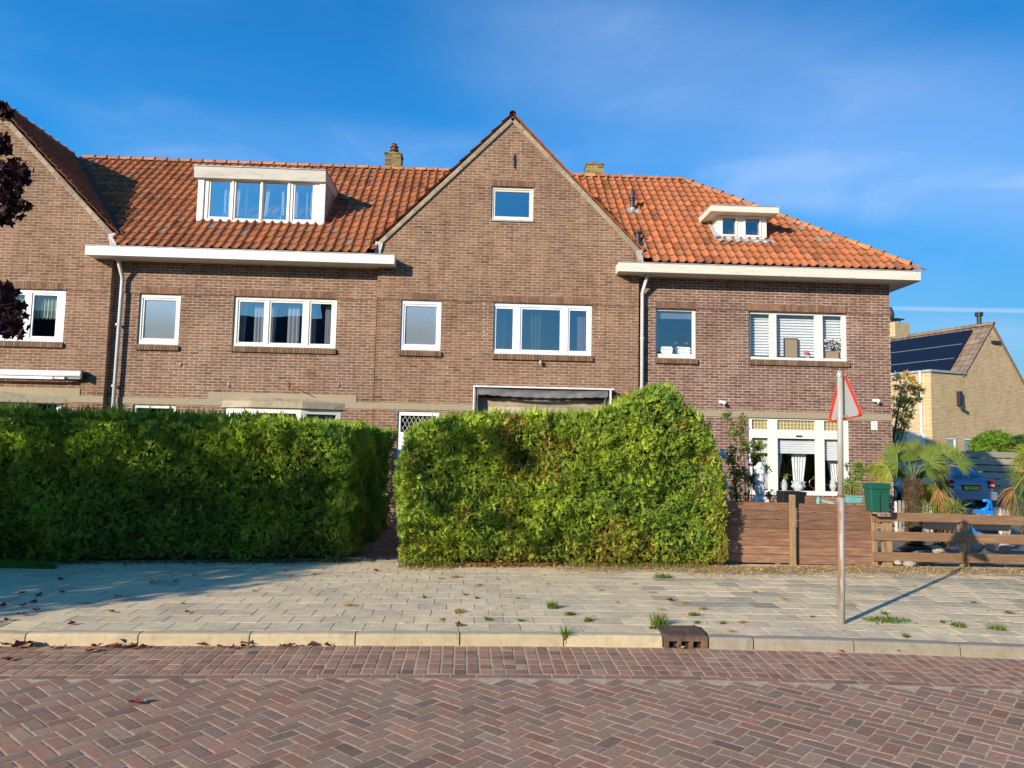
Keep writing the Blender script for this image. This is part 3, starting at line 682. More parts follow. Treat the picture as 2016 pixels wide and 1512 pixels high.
obj('latch', MB().box(at(1568, 858, YW).x, at(1580, 858, YW).x, YW+.015, YW+.03, at(1570, 860, YW).z, at(1570, 857, YW).z), 'dark_metal', D3)
# house A
hA = hs_('gabled_house', AXG, 'brick house with pointed gable cut off by the left edge, lace curtains upstairs')
wA1 = (a1x0, a1x1, 3.99, WT); wA2 = (-14.0, -13.0, 4.0, WT)
za0, za1 = .9, at(60, 785, YG).z; wA3 = (AXG-.6, at(120, 790, YG).x, za0, za1)
outl = [(AXG-GW, WT), (AXG+GW, WT), (AXG+GW, FOOTZ), (AXG, APZ), (AXG-GW, FOOTZ)]
mb = walls(hA, 'wall', AXG-GW, AXG+GW, YG, [wA1, wA2, wA3], None, None, roofline=outl)
mb.add([(-8.44, YG-.01, 0), (-8.44, YW+.1, 0), (-8.44, YW+.1, FOOTZ), (-8.44, YG-.01, FOOTZ)], [(0, 1, 2, 3)])
obj('wall', mb, 'old_brick', hA)
A1 = window(hA, YG, *wA1, panes=px_panes(YG+.05, [(-60, -12), (-4, 50), (61, 114)], 3.99, WT, 620, .08, .08), fm='cool_white_paint', gl='clear_pane')
for (a, b) in ((-2, 49), (62, 113)):
    p0, p1 = at(a, 620, YG+.2).x, at(b, 620, YG+.2).x; obj('curtain', curtain(p0, p1, 4.52, WT-.1, YG+.2, .02, 7, scallop=.035), 'lace', A1)
A2 = window(hA, YG, *wA2, panes=[(-13.93, -13.07, 4.1, WT-.09, 1)], fm='cool_white_paint', gl='frosted_glass')
A3 = window(hA, YG, *wA3, panes=[(wA3[0]+.1, wA3[0]+.9, za0+.1, za1-.07, 1), (at(50, 790, YG).x, wA3[1]-.08, za0+.1, za1-.07, 1)], fm='cool_white_paint', gl='clear_pane', sill=False, lintel=False)
# pebble dash bands over the ground floor, raised over the bays
bz0, bz1 = 2.635, 2.785
def band_(root, x0, x1, Y, ra, rb):
    out = [(x0, bz0), (x1, bz0), (x1, bz1)]
    if ra is not None: out += [(rb, bz1), (rb, bz1+.16), (ra, bz1+.16), (ra, bz1)]
    out += [(x0, bz1)]
    mb = MB(); mb.prism(out, 1, Y-.016, Y+.02); return obj('band', mb, 'pebble_dash', root)
band_(hB, -8.40, -2.42, YW, at(410, 780, YW).x, at(702, 780, YW).x)
band_(hC, cl+.002, cr, YG, at(940, 790, YG).x, at(1200, 790, YG).x)
band_(hD, 3.684, 9.795, YW, None, None)
band_(hA, AXG-GW, -8.445, YG, AXG-1.9, at(158, 770, YG).x)
def hood(root, Y, x0, x1, pr, z0, cuts=(.26, .68)):
    a, b = x0+(x1-x0)*cuts[0], x0+(x1-x0)*cuts[1]; yf = Y-pr; mb = MB()
    h = .15; P = [(x0, Y), (a, yf), (b, yf), (x1, Y)]
    for i in range(3):
        (xa, ya), (xb, yb) = P[i], P[i+1]; k = .86 if i == 1 else 1; mb.t = (1, 1, 1)
        mb.add([(xa, ya, z0), (xb, yb, z0), (xb, yb, z0+h), (xa, ya, z0+h)], [(0, 1, 2, 3)])
    mb.add([(x, y, z0+h) for x, y in P]+[(a, Y-.02, z0+h+.09), (b, Y-.02, z0+h+.09)], [(0, 1, 4), (1, 2, 5, 4), (2, 3, 5)])
    mb.add([(x, y, z0) for x, y in P], [(0, 1, 2, 3)])
    return obj('hood', mb, 'concrete', root, bevel=.006)
def bay(root, Y, x0, x1, pr, z0, z1, cuts, fm):
    # canted bay window of three lights below the hood
    a, b = x0+(x1-x0)*cuts[0], x0+(x1-x0)*cuts[1]; yf = Y-pr; P = [(x0, Y), (a, yf), (b, yf), (x1, Y)]
    W = MB(); G = MB(); K = MB()
    for i in range(3):
        p, q = Vector((*P[i], 0)), Vector((*P[i+1], 0)); d = (q-p); n_ = Vector((d.y, -d.x, 0)).normalized(); l_ = d.length; d.normalize()
        up = Vector((0, 0, 1))
        for (s0, s1, h0, h1, t) in ((0, l_, z1-.07, z1, .08), (0, l_, z0, z0+.08, .08), (0, .07, z0+.08, z1-.07, .08), (l_-.07, l_, z0+.08, z1-.07, .08), (.07, l_-.07, z1-.12, z1-.07, .04), (.07, .115, z0+.08, z1-.12, .04), (l_-.115, l_-.07, z0+.08, z1-.12, .04)):
            c = p+d*((s0+s1)/2)-n_*(t/2+.005)+up*((h0+h1)/2); W.obox(c, d*((s1-s0)/2), n_*(t/2), up*((h1-h0)/2))
        g = [p+d*.115-n_*.05, p+d*(l_-.115)-n_*.05]; G.add([g[0]+up*(z0+.08), g[1]+up*(z0+.08), g[1]+up*(z1-.12), g[0]+up*(z1-.12)], [(0, 1, 2, 3)])
        K.add([p+up*.1, q+up*.1, q+up*z0, p+up*z0], [(0, 1, 2, 3)])
    w_ = obj('bay_window', W, fm, root); obj('pane', G, 'dark_pane', w_); obj('plinth', K, 'old_brick', w_); return w_
hbx0, hbx1 = at(433, 780, YW-.1).x, at(682, 780, YW-.1).x
hood(hB, YW, hbx0, hbx1, .4, 2.60); bB = bay(hB, YW, hbx0+.12, hbx1-.12, .34, .9, 2.60, (.26, .68), 'white_paint')
obj('curtain', curtain(at(612, 810, YW).x, at(655, 810, YW).x, 1, 2.45, YW-.02, .02, 5), 'curtain_pink', bB)
hcx0, hcx1 = at(957, 790, YG-.1).x, at(1190, 790, YG-.1).x
hood(hC, YG, hcx0, hcx1, .32, 2.58, (.28, .7)); bay(hC, YG, hcx0+.1, hcx1-.1, .26, .9, 2.58, (.28, .7), 'cool_white_paint')
hood(hA, YG, AXG-1.8, at(136, 770, YG-.1).x, .35, 2.60, (.3, .66)); 
# ---------------- gutters
def gutter(root, pxa, pxb, name, m, back=YW, zs=None, side=False):
    Yf = 16.6; a, b = at(pxa[0], pxa[1], Yf), at(pxb[0], pxb[1], Yf); z1 = (a.z+b.z)/2 if zs is None else zs
    mb = MB(); x0, x1 = a.x, b.x
    mb.box(x0, x1, Yf, Yf+.03, z1-.222, z1-.012)              # fascia board
    mb.box(x0, x1, Yf+.03, back-.02, z1-.219, z1-.2)         # soffit
    mb.box(x0, x0+.03, Yf+.03, YG-.02, z1-.2, z1-.012); mb.box(x1-.03, x1, Yf+.03, (YG if not side else 22)-.02, z1-.2, z1-.012)
    g = obj('gutter', mb, m, root, bevel=.006)
    obj('drip_edge', MB().box(x0-.008, x1+.008, Yf-.012, Yf+.05, z1-.01, z1+.008), 'lead', g)
    obj('gutter_lining', MB().box(x0+.035, x1-.035, Yf+.06, YG, z1-.06, z1-.02), 'lead', g)
    return g, x0, x1, z1
gB = gutter(hB, (168, 481), (777, 502), 'gutter', 'white_paint')
gD = gutter(hD, (1218, 518), (1813, 531), 'gutter', 'old_white_paint')
obj('soffit', MB().box(9.8, gD[2], YW-.02, 24, gD[3]-.232, gD[3]-.205), 'old_white_paint', hD)
obj('side_fascia', MB().box(gD[2]-.03, gD[2], 16.63, 24, gD[3]-.235, gD[3]-.012), 'old_white_paint', hD)
def downpipe(root, pts):
    mb = MB(); mb.tube(pts, .043, 12); d = obj('drainpipe', mb, 'pipe_paint', root, smooth=True)
    m2 = MB()
    for z in (1.2, 3.0, 4.4): x, y = pts[-1].x, pts[-1].y; m2.lathe((x, y, z), [(.043, 0), (.05, .001), (.05, .05), (.043, .051)], 14); m2.box(x-.02, x+.02, y, y+.12, z+.015, z+.035)
    obj('collar', m2, 'pipe_paint', d)
q = lambda px, py, Y: at(px, py, Y)
p_ = q(235, 555, 17.02); p_.x = at(240, 555, 17.02).x
top = q(233, 512, 16.85); downpipe(hB, [Vector((top.x, 16.85, 5.96)), Vector((top.x, 16.85, 5.86)), Vector((p_.x, 17.03, 5.52)), Vector((p_.x, 17.04, 5.4)), Vector((at(222, 790, 17.04).x, 17.04, .1))])
top = q(1274, 545, 16.85); b_ = at(1264, 700, 17.04); downpipe(hD, [Vector((top.x+.02, 16.85, 5.98)), Vector((top.x, 16.85, 5.85)), Vector((b_.x, 17.03, 5.5)), Vector((b_.x, 17.04, 5.4)), Vector((b_.x, 17.04, .1))])
# ---------------- roofs
cU, sU = math.cos(MA), math.sin(MA)
RL = (RIDGE_Y-EAVE_Y)/cU
gap = lambda x: 0
nB = int((CXG-AXG)/.206)+1
# left roof: from house A ridge line to the middle gable, cut at the valleys
def vline(cx_, s_):
    def vp(y):
        z = EAVE_Z+(y-EAVE_Y)*ms; return Vector((cx_+s_*(APZ+.06-z)/math.tan(GA), y, z))
    return vp
vA, vCl, vCr = vline(AXG, 1), vline(CXG, -1), vline(CXG, 1)
def vclip(vp, sgn, mrg=.16):
    a, b = vp(EAVE_Y), vp(RIDGE_Y); d = b-a; n_ = Vector((d.y, -d.x, 0)).normalized()
    if n_.x*sgn < 0: n_ = -n_
    return (tuple(a+n_*mrg), tuple(n_))
tB = tiles((AXG, EAVE_Y-.03, EAVE_Z), (1, 0, 0), (0, cU, sU), nB, int(RL/.33)+1)
tanG = math.tan(GA)
roofB = obj('roof', tB, 'aged_clay_tile', hB, smooth=True, clip=[((0, RIDGE_Y, 0), (0, 1, 0)), vclip(vA, -1), vclip(vCl, 1)])
# hip on the right
hp0 = at(1345, 358, RIDGE_Y); hpe = mainroof(1803, 527)
hipd = (Vector((hpe.x, hpe.y, hpe.z))-hp0); cn = hipd.cross(Vector((0, -sU, cU))); cn = cn if cn.x > 0 else -cn
tD = tiles((CXG, EAVE_Y-.03, EAVE_Z), (1, 0, 0), (0, cU, sU), int((hpe.x-CXG)/.206)+2, int(RL/.33)+1, flip=0)
roofD = obj('roof', tD, 'clay_tile', hD, smooth=True, clip=[((0, RIDGE_Y, 0), (0, 1, 0)), (hp0, cn), vclip(vCr, -1)])
# back slopes and hip side
mb = MB(); mb.add([(AXG-3, RIDGE_Y, RIDGE_Z), (hp0.x, RIDGE_Y, RIDGE_Z), (hpe.x, 25.2, 5.9), (AXG-3, 25.2, 5.9)], [(0, 1, 2, 3)]); mb.add([(hp0.x, RIDGE_Y, RIDGE_Z), (hpe.x, hpe.y, hpe.z-.02), (hpe.x, 25.2, 5.9)], [(0, 1, 2)])
obj('back_slope', mb, 'clay_tile', hD)
# deck under the front tiles so nothing shows through
dn_ = Vector((0, .04, -.05))
mb = MB(); mb.add([vA(EAVE_Y)+dn_, vCl(EAVE_Y)+dn_, vCl(RIDGE_Y)+dn_, vA(RIDGE_Y)+dn_], [(0, 1, 2, 3)]); obj('roof_deck', mb, 'dark_slate', hB)
mb = MB(); mb.add([vCr(EAVE_Y)+dn_, Vector((hpe.x-.12, hpe.y, hpe.z))+dn_, hp0+dn_-Vector((.08, 0, 0)), vCr(RIDGE_Y)+dn_], [(0, 1, 2, 3)]); obj('roof_deck', mb, 'dark_slate', hD)
# gable roofs
def gable_roof(root, cx, yback):
    L_ = (APZ-FOOTZ)/math.sin(GA)+.12; cg, sg = math.cos(GA), math.sin(GA); lift = .06
    n = int((yback-(YG-.07))/.206)
    for s_ in (-1, 1):
        o = (cx+s_*(GW+.08*cg), YG-.07, FOOTZ-.08*sg+lift); t = tiles(o, (0, 1, 0), (-s_*cg, 0, sg), n, int(L_/.33), pal=[(.8, .72, .72), (.95, .9, .9), (.7, .66, .66), (1.05, 1, 1), (.9, .85, .85), (.8, .9, .9)], tl=L_/int(L_/.33), flip=0)
        obj('roof', t, 'aged_clay_tile', root, smooth=True)
        # brick verge set in mortar along the rake
        vb = MB(); foot = Vector((cx+s_*GW, 0, FOOTZ)); apx = Vector((cx, 0, APZ)); d = (apx-foot); n2 = int(d.length/.215)
        nrm = Vector((s_*sg, 0, cg))
        for i in range(n2):
            k = random.uniform(.8, 1.25); vb.t = (k, k, k*.95); a = foot+d*(i/n2)+d.normalized()*.006; b = foot+d*((i+1)/n2)-d.normalized()*.006
            c = (a+b)/2-nrm*.045; c.y = YG-.02; vb.obox(c, (b-a)/2, (0, .045, 0), nrm*.042)
        obj('verge', vb, 'verge_stone', root, bevel=.006)
        mo = MB(); c = (foot+apx)/2-nrm*.045; c.y = YG-.012; mo.obox(c, d/2, (0, .045, 0), nrm*.05); mo.obox((foot+apx)/2-Vector((0, 0, .02))+Vector((0, YG+1.6, 0)), d/2*.99, (0, 1.6, 0), nrm*.008); obj('verge_mortar', mo, 'mortar', root)
    obj('ridge_tiles', ridgecaps((cx, YG-.1, APZ+.055), (cx, yback, APZ+.055), int((yback-YG)/.33), .1), 'tiled_ridge', root)
    for s_ in (-1, 1):
        fl = MB(); X = cx+s_*(GW-.02); fl.add([(X-s_*.1, YG-.075, FOOTZ-.02), (X+s_*.07, YG-.075, FOOTZ+.02), (X+s_*.1, YG-.05, FOOTZ-.3), (X-s_*.02, YG-.06, FOOTZ-.36), (X+s_*.1, YG+.4, FOOTZ-.2), (X+s_*.07, YG+.4, FOOTZ+.05)], [(0, 1, 2, 3), (1, 5, 4, 2)]); obj('flashing', fl, 'lead', root)
gable_roof(hC, CXG, RIDGE_Y-.1); gable_roof(hA, AXG, RIDGE_Y-.1)
obj('ridge_tiles', ridgecaps((AXG+.3, RIDGE_Y, RIDGE_Z+.06), (CXG, RIDGE_Y, RIDGE_Z+.06), 36), 'tiled_ridge', hB)
obj('ridge_tiles', ridgecaps((CXG, RIDGE_Y, RIDGE_Z+.06), (hp0.x, RIDGE_Y, RIDGE_Z+.06), 14), 'tiled_ridge', hD)
obj('hip_tiles', ridgecaps(hp0+Vector((0, 0, .06)), hpe+Vector((-.12, .02, .08)), int((hpe-hp0).length/.33), .095), 'tiled_ridge', hD)
# valley gutters in lead
for (cx_, s_, root) in ((AXG, 1, hB), (CXG, -1, hB), (CXG, 1, hD)):
    def vp(y):
        z = EAVE_Z+(y-EAVE_Y)*ms; dxx = (APZ+.06-z)/tanG; return Vector((cx_+s_*dxx, y, z+.115))
    a, b = vp(16.95), vp(20.3); mb = MB(); w_ = Vector((.06, 0, 0)); mb.add([a-w_, a+w_, b+w_, b-w_], [(0, 1, 2, 3)]); obj('valley_gutter', mb, 'dark_slate', root)
# ---------------- wide dormer on house B
f0 = mainroof(395, 437); YD = f0.y-.05
dz0 = at(516, 443, YD).z; dxa, dxb = at(389, 400, YD).x, at(640, 400, YD).x; dz1 = at(516, 345, YD).z
dm = MB(); out = rect(dxa, dxb, dz0, dz1)
spans = [(409, 455), (463, 512), (518, 566), (576, 618)]
dp = [(at(a, 400, YD).x, at(b, 400, YD).x, dz0+.13, dz1-.14, 1) for a, b in spans]
panel(dm, out, dp, YD, .06); 
dor = obj('dormer', dm, 'white_paint', hB)
ms2 = MB()
for i, p in enumerate(dp):
    s_ = .045 if i in (0, 3) else .02; panel(ms2, rect(*p[:4]), [(p[0]+s_, p[1]-s_, p[2]+s_, p[3]-s_)], YD+.02, .03)
for x in (dp[0][1], dp[1][1], dp[2][1]): ms2.box(x+.005, x+.05, YD-.02, YD-.001, dz0+.1, dz1-.05)
ms2.box(dxa, dxa+.14, YD-.03, YD-.001, dz0, dz1); ms2.box(dxb-.14, dxb, YD-.03, YD-.001, dz0, dz1)
obj('sash', ms2, 'white_paint', dor)
mp = MB()
for p in dp: mp.add([(p[0], YD+.045, p[2]), (p[1], YD+.045, p[2]), (p[1], YD+.045, p[3]), (p[0], YD+.045, p[3])], [(0, 1, 2, 3)])
obj('pane', mp, 'pane_glass', dor)
yb = YD+2.6
for x in (dxa, dxb): md = MB(); md.box(x-.012 if x == dxb else x, x if x == dxb else x+.012, YD+.002, yb, dz0-.1, dz1); obj('cheek', md, 'lead', dor)
fz0, fz1 = at(516, 350, YD-.15).z, at(516, 331, YD-.15).z
fa, fb = at(381, 340, YD-.15).x, at(641, 350, YD-.15).x
fs_ = MB(); fs_.prism([(YD-.15, fz1), (yb, fz1), (yb, fz0-.03), (YD-.1, fz0-.03)], 0, fa, fb); obj('fascia', fs_, 'grey_white_paint', dor, bevel=.008)
obj('dormer_edge', MB().box(fa-.015, fb+.015, YD-.17, yb, fz1+.002, fz1+.022), 'lead', dor)
rm = MB(); rm.add([(dxa+.1, YD+1.2, dz0), (dxb-.1, YD+1.2, dz0), (dxb-.1, YD+1.2, dz1), (dxa+.1, YD+1.2, dz1)], [(0, 1, 2, 3)]); rm.add([(dxa+.1, YD+.1, dz0+.05), (dxb-.1, YD+.1, dz0+.05), (dxb-.1, YD+1.2, dz0+.05), (dxa+.1, YD+1.2, dz0+.05)], [(0, 1, 2, 3)]); obj('room', rm, 'room', dor)
for (a, b, c, d) in ((441, 446, 441, 446), (449, 455, 449, 455), (466, 474, 463, 470), (482, 487, 482, 487), (524, 532, 520, 526), (554, 560, 555, 561), (582, 588, 581, 586), (602, 606, 602, 606), (612, 617, 611, 616)):
    f = lambda v: at(v, 400, YD+.25).x
    obj('curtain', curtain(f(a), f(b), dz0+.1, dz1-.25, YD+.25, .01, 2, taper=(f(c), f(d))), 'curtain_white', dor)
bt = MB(); pb = at(554, 437, YD+.12); bt.lathe((pb.x, YD+.12, dz0+.12), [(.035, 0), (.038, .02), (.038, .13), (.028, .16), (.028, .18)], 12); tag(obj('bottle', bt, 'blue_plastic', loc=pb), 'small blue bottle standing inside the wide dormer window', 'bottle')
fl = MB(); fl.add([(dxa-.1, YD-.02, dz0-.01), (dxb+.1, YD-.02, dz0-.01), (dxb+.1, YD-.14, dz0-.08), (dxa-.1, YD-.14, dz0-.08)], [(0, 1, 2, 3)]); obj('flashing', fl, 'lead', dor)
# ---------------- small dormer on house D
g0 = mainroof(1460, 474); YE = g0.y-.04
sx0, sx1 = at(1414, 440, YE).x, at(1509, 440, YE).x; sz0, sz1 = at(1460, 470, YE).z, at(1460, 420, YE).z
sd_ = MB(); ap = [(at(1421, 445, YE).x, at(1449, 445, YE).x, at(1440, 463, YE).z, at(1440, 428, YE).z, 0), (at(1466, 445, YE).x, at(1496, 445, YE).x, at(1440, 463, YE).z, at(1440, 428, YE).z, 0)]
panel(sd_, rect(sx0, sx1, sz0, sz1), ap, YE, .06)
sdo = obj('dormer', sd_, 'white_paint', hD)
m2 = MB()
for p in ap: panel(m2, rect(p[0]-.03, p[1]+.03, p[2]-.03, p[3]+.03), [(p[0]+.015, p[1]-.015, p[2]+.015, p[3]-.015)], YE-.02, .05); rim(m2, rect(p[0]-.03, p[1]+.03, p[2]-.03, p[3]+.03), YE-.02, .02)
obj('sash', m2, 'white_paint', sdo)
mp = MB()
for p in ap: mp.add([(p[0], YE+.045, p[2]), (p[1], YE+.045, p[2]), (p[1], YE+.045, p[3]), (p[0], YE+.045, p[3])], [(0, 1, 2, 3)])
obj('pane', mp, 'dark_pane', sdo)
ck = MB(); nb = 7; hh = (sz1-sz0+.2)/nb
for i in range(nb): ck.box(sx0-.004-.004*(i % 2), sx0+.02, YE+.002, YE+1.8, sz0-.2+i*hh, sz0-.2+(i+1)*hh-.006)

obj('cheek', ck, 'white_paint', sdo); ck = MB(); ck.box(sx1-.02, sx1-.001, YE+.002, YE+1.8, sz0-.2, sz1); obj('cheek', ck, 'white_paint', sdo); obj('room', MB().box(sx0+.02, sx1-.02, YE+.5, YE+.52, sz0-.2, sz1), 'room', sdo)
qz0, qz1 = at(1460, 417.5, YE-.3).z, at(1460, 405.5, YE-.3).z; qx0, qx1 = at(1400, 412, YE-.3).x, at(1534, 412, YE-.3).x
hd = MB(); hd.box(qx0, qx1, YE-.3, YE+1.6, qz0, qz1); obj('fascia', hd, 'old_white_paint', sdo, bevel=.006)
obj('dormer_edge', MB().box(qx0-.01, qx1+.01, YE-.315, YE+1.6, qz1+.002, qz1+.018), 'lead', sdo)
fl = MB(); n_ = 40
vs = [(sx0-.15+(sx1-sx0+.3)*i/n_, YE-.02, sz0+.0) for i in range(n_+1)]+[(sx0-.15+(sx1-sx0+.3)*i/n_, YE-.16+.01*math.sin(i), sz0-.115+.022*math.cos(i*1.05)) for i in range(n_+1)]
fl.add(vs, [(i, i+1, n_+2+i, n_+1+i) for i in range(n_)])
up_ = Vector((0, cU, sU)); a = Vector((sx0-.11, YE-.1, sz0-.02)); fl.add([a, a+Vector((.13, 0, .04)), a+Vector((.13, 0, .04))+up_*1.1, a+up_*1.1], [(0, 1, 2, 3)])
obj('flashing', fl, 'lead', sdo)
# ---------------- chimneys and vents
def chimney(root, pxl, pxr, pyt, pyb, Y, dep, pot):
    x0, x1, zt_, zb_ = at(pxl, pyb, Y).x, at(pxr, pyb, Y).x, at(pxl, pyt, Y).z, at(pxl, pyb, Y).z-.5
    c = obj('chimney', MB().box(x0, x1, Y, Y+dep, zb_, zt_), 'chimney_brick', root)
    cm = MB(); cm.box(x0-.02, x1+.02, Y-.02, Y+dep+.02, zt_, zt_+.04)
    obj('chimney_cap', cm, 'chimney_brick', c)
    pm = MB(); xc = (x0+x1)/2
    if pot == 1: pm.lathe((xc, Y+dep/2, zt_+.04), [(.11, 0), (.11, .05), (.085, .08), (.085, .12), (.13, .13), (.13, .155), (.075, .16), (.075, .22), (.12, .23), (.12, .26), (.06, .28), (.05, .32), (.08, .33), (.03, .36)], 16)
    else: pm.lathe((xc, Y+dep/2, zt_+.04), [(.1, 0), (.085, .1), (.07, .1)], 14)
    obj('chimney_pot', pm, 'rust', c, smooth=False)
    fl = MB(); fl.box(x0-.05, x1+.05, Y-.06, Y+.01, RIDGE_Z-.02, RIDGE_Z+.1); obj('flashing', fl, 'lead', c)
chimney(hB, 757, 789, 302, 330, RIDGE_Y+.05, .45, 1); chimney(hD, 1155, 1188, 323, 348, RIDGE_Y+.35, .5, 0)
def vent(px, pyt, pyb, h, kind):
    b = mainroof(px, pyb); mb = MB()
    if kind: mb.lathe((b.x, b.y, b.z-.1), [(.062, 0), (.062, .40), (.085, .41), (.085, .44), (.065, .45), (.085, .47), (.085, .49), (.06, .5), (.05, h+.02), (.03, h+.1)], 16)
    else: mb.lathe((b.x, b.y, b.z-.15), [(.09, 0), (.085, .12), (.062, .18), (.062, h), (.1, h+.01), (.1, h+.04), (.05, h+.07)], 16)
    v = obj('roof_vent', mb, 'dark_metal', hD, smooth=False)
    f = MB(); uu = Vector((0, cU, sU)); nn = Vector((0, -sU, cU)); f.obox(b+nn*.05, (.15, 0, 0), uu*.14, nn*.012); f.lathe((b.x, b.y, b.z-.1), [(.1, 0), (.07, .22), (.064, .22)], 14); obj('flashing', f, 'lead' if kind else 'dark_metal', v)
vent(1245, 370, 418, .62, 1); vent(1256, 450, 482, .42, 0)
# back-room floor to stop light through
# ================================================================ foliage helpers
def nz3(P, s, seed=0):
    return np.array([noise.noise(Vector((p[0]*s+seed, p[1]*s-seed, p[2]*s+seed*.5))) for p in P])
def unit(a): return a/np.maximum(np.linalg.norm(a, axis=1, keepdims=True), 1e-9)
def sprays(P, Nn, L, W, tint, k=5, spread=1.1, up=.5, jit=.7, droop=0):
    n = len(P); d = unit(Nn+np.array([0, 0, up])+rng.normal(0, jit, (n, 3))); s = unit(np.cross(d, rng.normal(0, 1, (n, 3))))
    out, cs = [], []
    for e in range(k):
        th = (e-(k-1)/2)/max(1, (k-1)/2)*spread+rng.normal(0, .15, n) if k > 1 else rng.normal(0, .3, n)
        dd = d*np.cos(th)[:, None]+s*np.sin(th)[:, None]; ss = -d*np.sin(th)[:, None]+s*np.cos(th)[:, None]
        ll = (L*(.6+.8*rng.random(n))*(1-.25*abs(e-(k-1)/2)/max(1, k/2)))[:, None]; ww = (W*(.7+.6*rng.random(n)))[:, None]/2
        nn = np.cross(dd, ss); m = P+dd*ll*.5+nn*ll*.06
        tip = P+dd*ll; tip[:, 2] -= droop*ll[:, 0]
        out.append(np.stack([P, m+ss*ww, tip, m-ss*ww], 1)); cs.append(tint*(.85+.3*rng.random((n, 1))))
    V = np.stack(out, 1).reshape(-1, 3); C = np.repeat(np.stack(cs, 1).reshape(-1, 3), 4, 0)
    return V, np.arange(len(V)).reshape(-1, 4), C
def join(parts):
    Vs, Fs, Cs, b = [], [], [], 0
    for V, F, C in parts: Vs.append(V); Fs.append(F+b); Cs.append(C); b += len(V)
    return np.concatenate(Vs), np.concatenate(Fs), np.concatenate(Cs)
def greens(P, seed, brown=.25):
    n = len(P); g = nz3(P, 1.1, seed)[:, None]; g2 = nz3(P, 4.5, seed+5)[:, None]
    c = np.array([1, 1, 1])+g*np.array([.55, .35, .1])+g2*np.array([.7, .5, .3]); c = np.clip(c, .35, 2)
    b = nz3(P, .9, seed+9)+.6*nz3(P, 3.2, seed+3); t = np.clip((b-brown)*3.5, 0, 1)[:, None]*(rng.random((n, 1)) < .7)
    c = c*(1-t)+np.array([1.35, .78, 1.1])*t*(.6+.7*rng.random((n, 1)))
    y = (rng.random((n, 1)) < .14); c = np.where(y, c*np.array([1.35, 1.2, 1.05]), c)
    return c
def hedge(name, label, X, YF, ZT, depth, zbase=.1, dens=620, seed=0, extra=None, brown=.3, back=True, tone=(1, 1, 1)):
    x0, x1 = X[0], X[-1]; Ps, Ns = [], []
    fx = lambda x: np.interp(x, X, YF); fz = lambda x: np.interp(x, X, ZT)
    W = x1-x0; H = max(ZT)-zbase
    n = int(W*H*dens); x = rng.uniform(x0, x1, n); t = rng.random(n)**.95; z = zbase+.06+t*(fz(x)-zbase-.06); y = fx(x)+np.clip(t-.88, 0, 1)**1.2*1.6+.10*np.clip(.25-t, 0, 1)
    Ps.append(np.stack([x, y, z], 1)); Ns.append(np.tile([0, -1., 0], (n, 1)))
    n = int(W*depth*dens); x = rng.uniform(x0, x1, n); v_ = rng.random(n); y = fx(x)+.05+v_*(depth-.1); Ps.append(np.stack([x, y, fz(x)-.03-.13*np.exp(-v_*depth/.11)], 1)); Ns.append(np.tile([0, 0, 1.], (n, 1)))
    for xe, s_ in ((x0, -1.), (x1, 1.)):
        ze = float(fz(xe)); n = int(depth*(ze-zbase)*dens*.9); y = float(fx(xe))+rng.random(n)*depth; z = zbase+.05+rng.random(n)*(ze-zbase-.05); Ps.append(np.stack([np.full(n, xe), y, z], 1)); Ns.append(np.tile([s_, 0, 0], (n, 1)))
    for bx in (extra or []):   # further boxes of the same hedge: (x0,x1,y0,y1,z1)
        a, b, c, d, zt = bx
        for (nn, fa, ar) in (((1., 0, 0), 'R', (d-c)*zt), ((-1., 0, 0), 'L', (d-c)*zt*.5), ((0, 0, 1.), 'T', (b-a)*(d-c)), ((0, 1., 0), 'B', (b-a)*zt*.5)):
            n = int(ar*dens); u, v = rng.random(n), rng.random(n)
            p = {'R': lambda: np.stack([np.full(n, b), c+u*(d-c), .1+v*(zt-.1)], 1), 'L': lambda: np.stack([np.full(n, a), c+u*(d-c), .1+v*(zt-.1)], 1), 'T': lambda: np.stack([a+u*(b-a), c+v*(d-c), np.full(n, zt)], 1), 'B': lambda: np.stack([a+u*(b-a), np.full(n, d), .1+v*(zt-.1)], 1)}[fa]()
            Ps.append(p); Ns.append(np.tile(nn, (n, 1)))
    P, Nn = np.concatenate(Ps), np.concatenate(Ns)
    dsp = .20*nz3(P, 1.1, seed)+.16*nz3(P, 3.0, seed+2)+.09*nz3(P, 8, seed+4)-.06; dsp = np.where(Nn[:, 2] > .5, dsp*.45, dsp)
    P = P+Nn*dsp[:, None]; P[:, 2] = np.maximum(P[:, 2], zbase+.01)
    P2 = P-Nn*(.10+.16*rng.random((len(P), 1))); k2 = rng.random(len(P)) < .65; P = np.concatenate([P, P2[k2]]); Nn = np.concatenate([Nn, Nn[k2]])
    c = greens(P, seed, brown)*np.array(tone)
    lowz = (rng.random((len(P), 1)) < np.clip((.55-P[:, 2:3])*1.6, 0, .6)); c = np.where(lowz, c*.4+np.array([.75, .42, .6]), c)
    r = thing(name, (float(np.mean(X)), float(np.mean(YF)), zbase), label, 'hedge')
    # loose tips standing out of the top
    n = int(W*90); x = rng.uniform(x0, x1, n); T = np.stack([x, fx(x)+.05+rng.random(n)*depth*.6, fz(x)-.10+.09*rng.random(n)**2], 1); n2 = int(W*H*40); xx = rng.uniform(x0, x1, n2); T2 = np.stack([xx, fx(xx)-.02, zbase+.2+rng.random(n2)*(fz(xx)-zbase-.3)], 1); T2[:, 1] -= .20*nz3(T2, 1.1, seed)+.16*nz3(T2, 3.0, seed+2)-.04
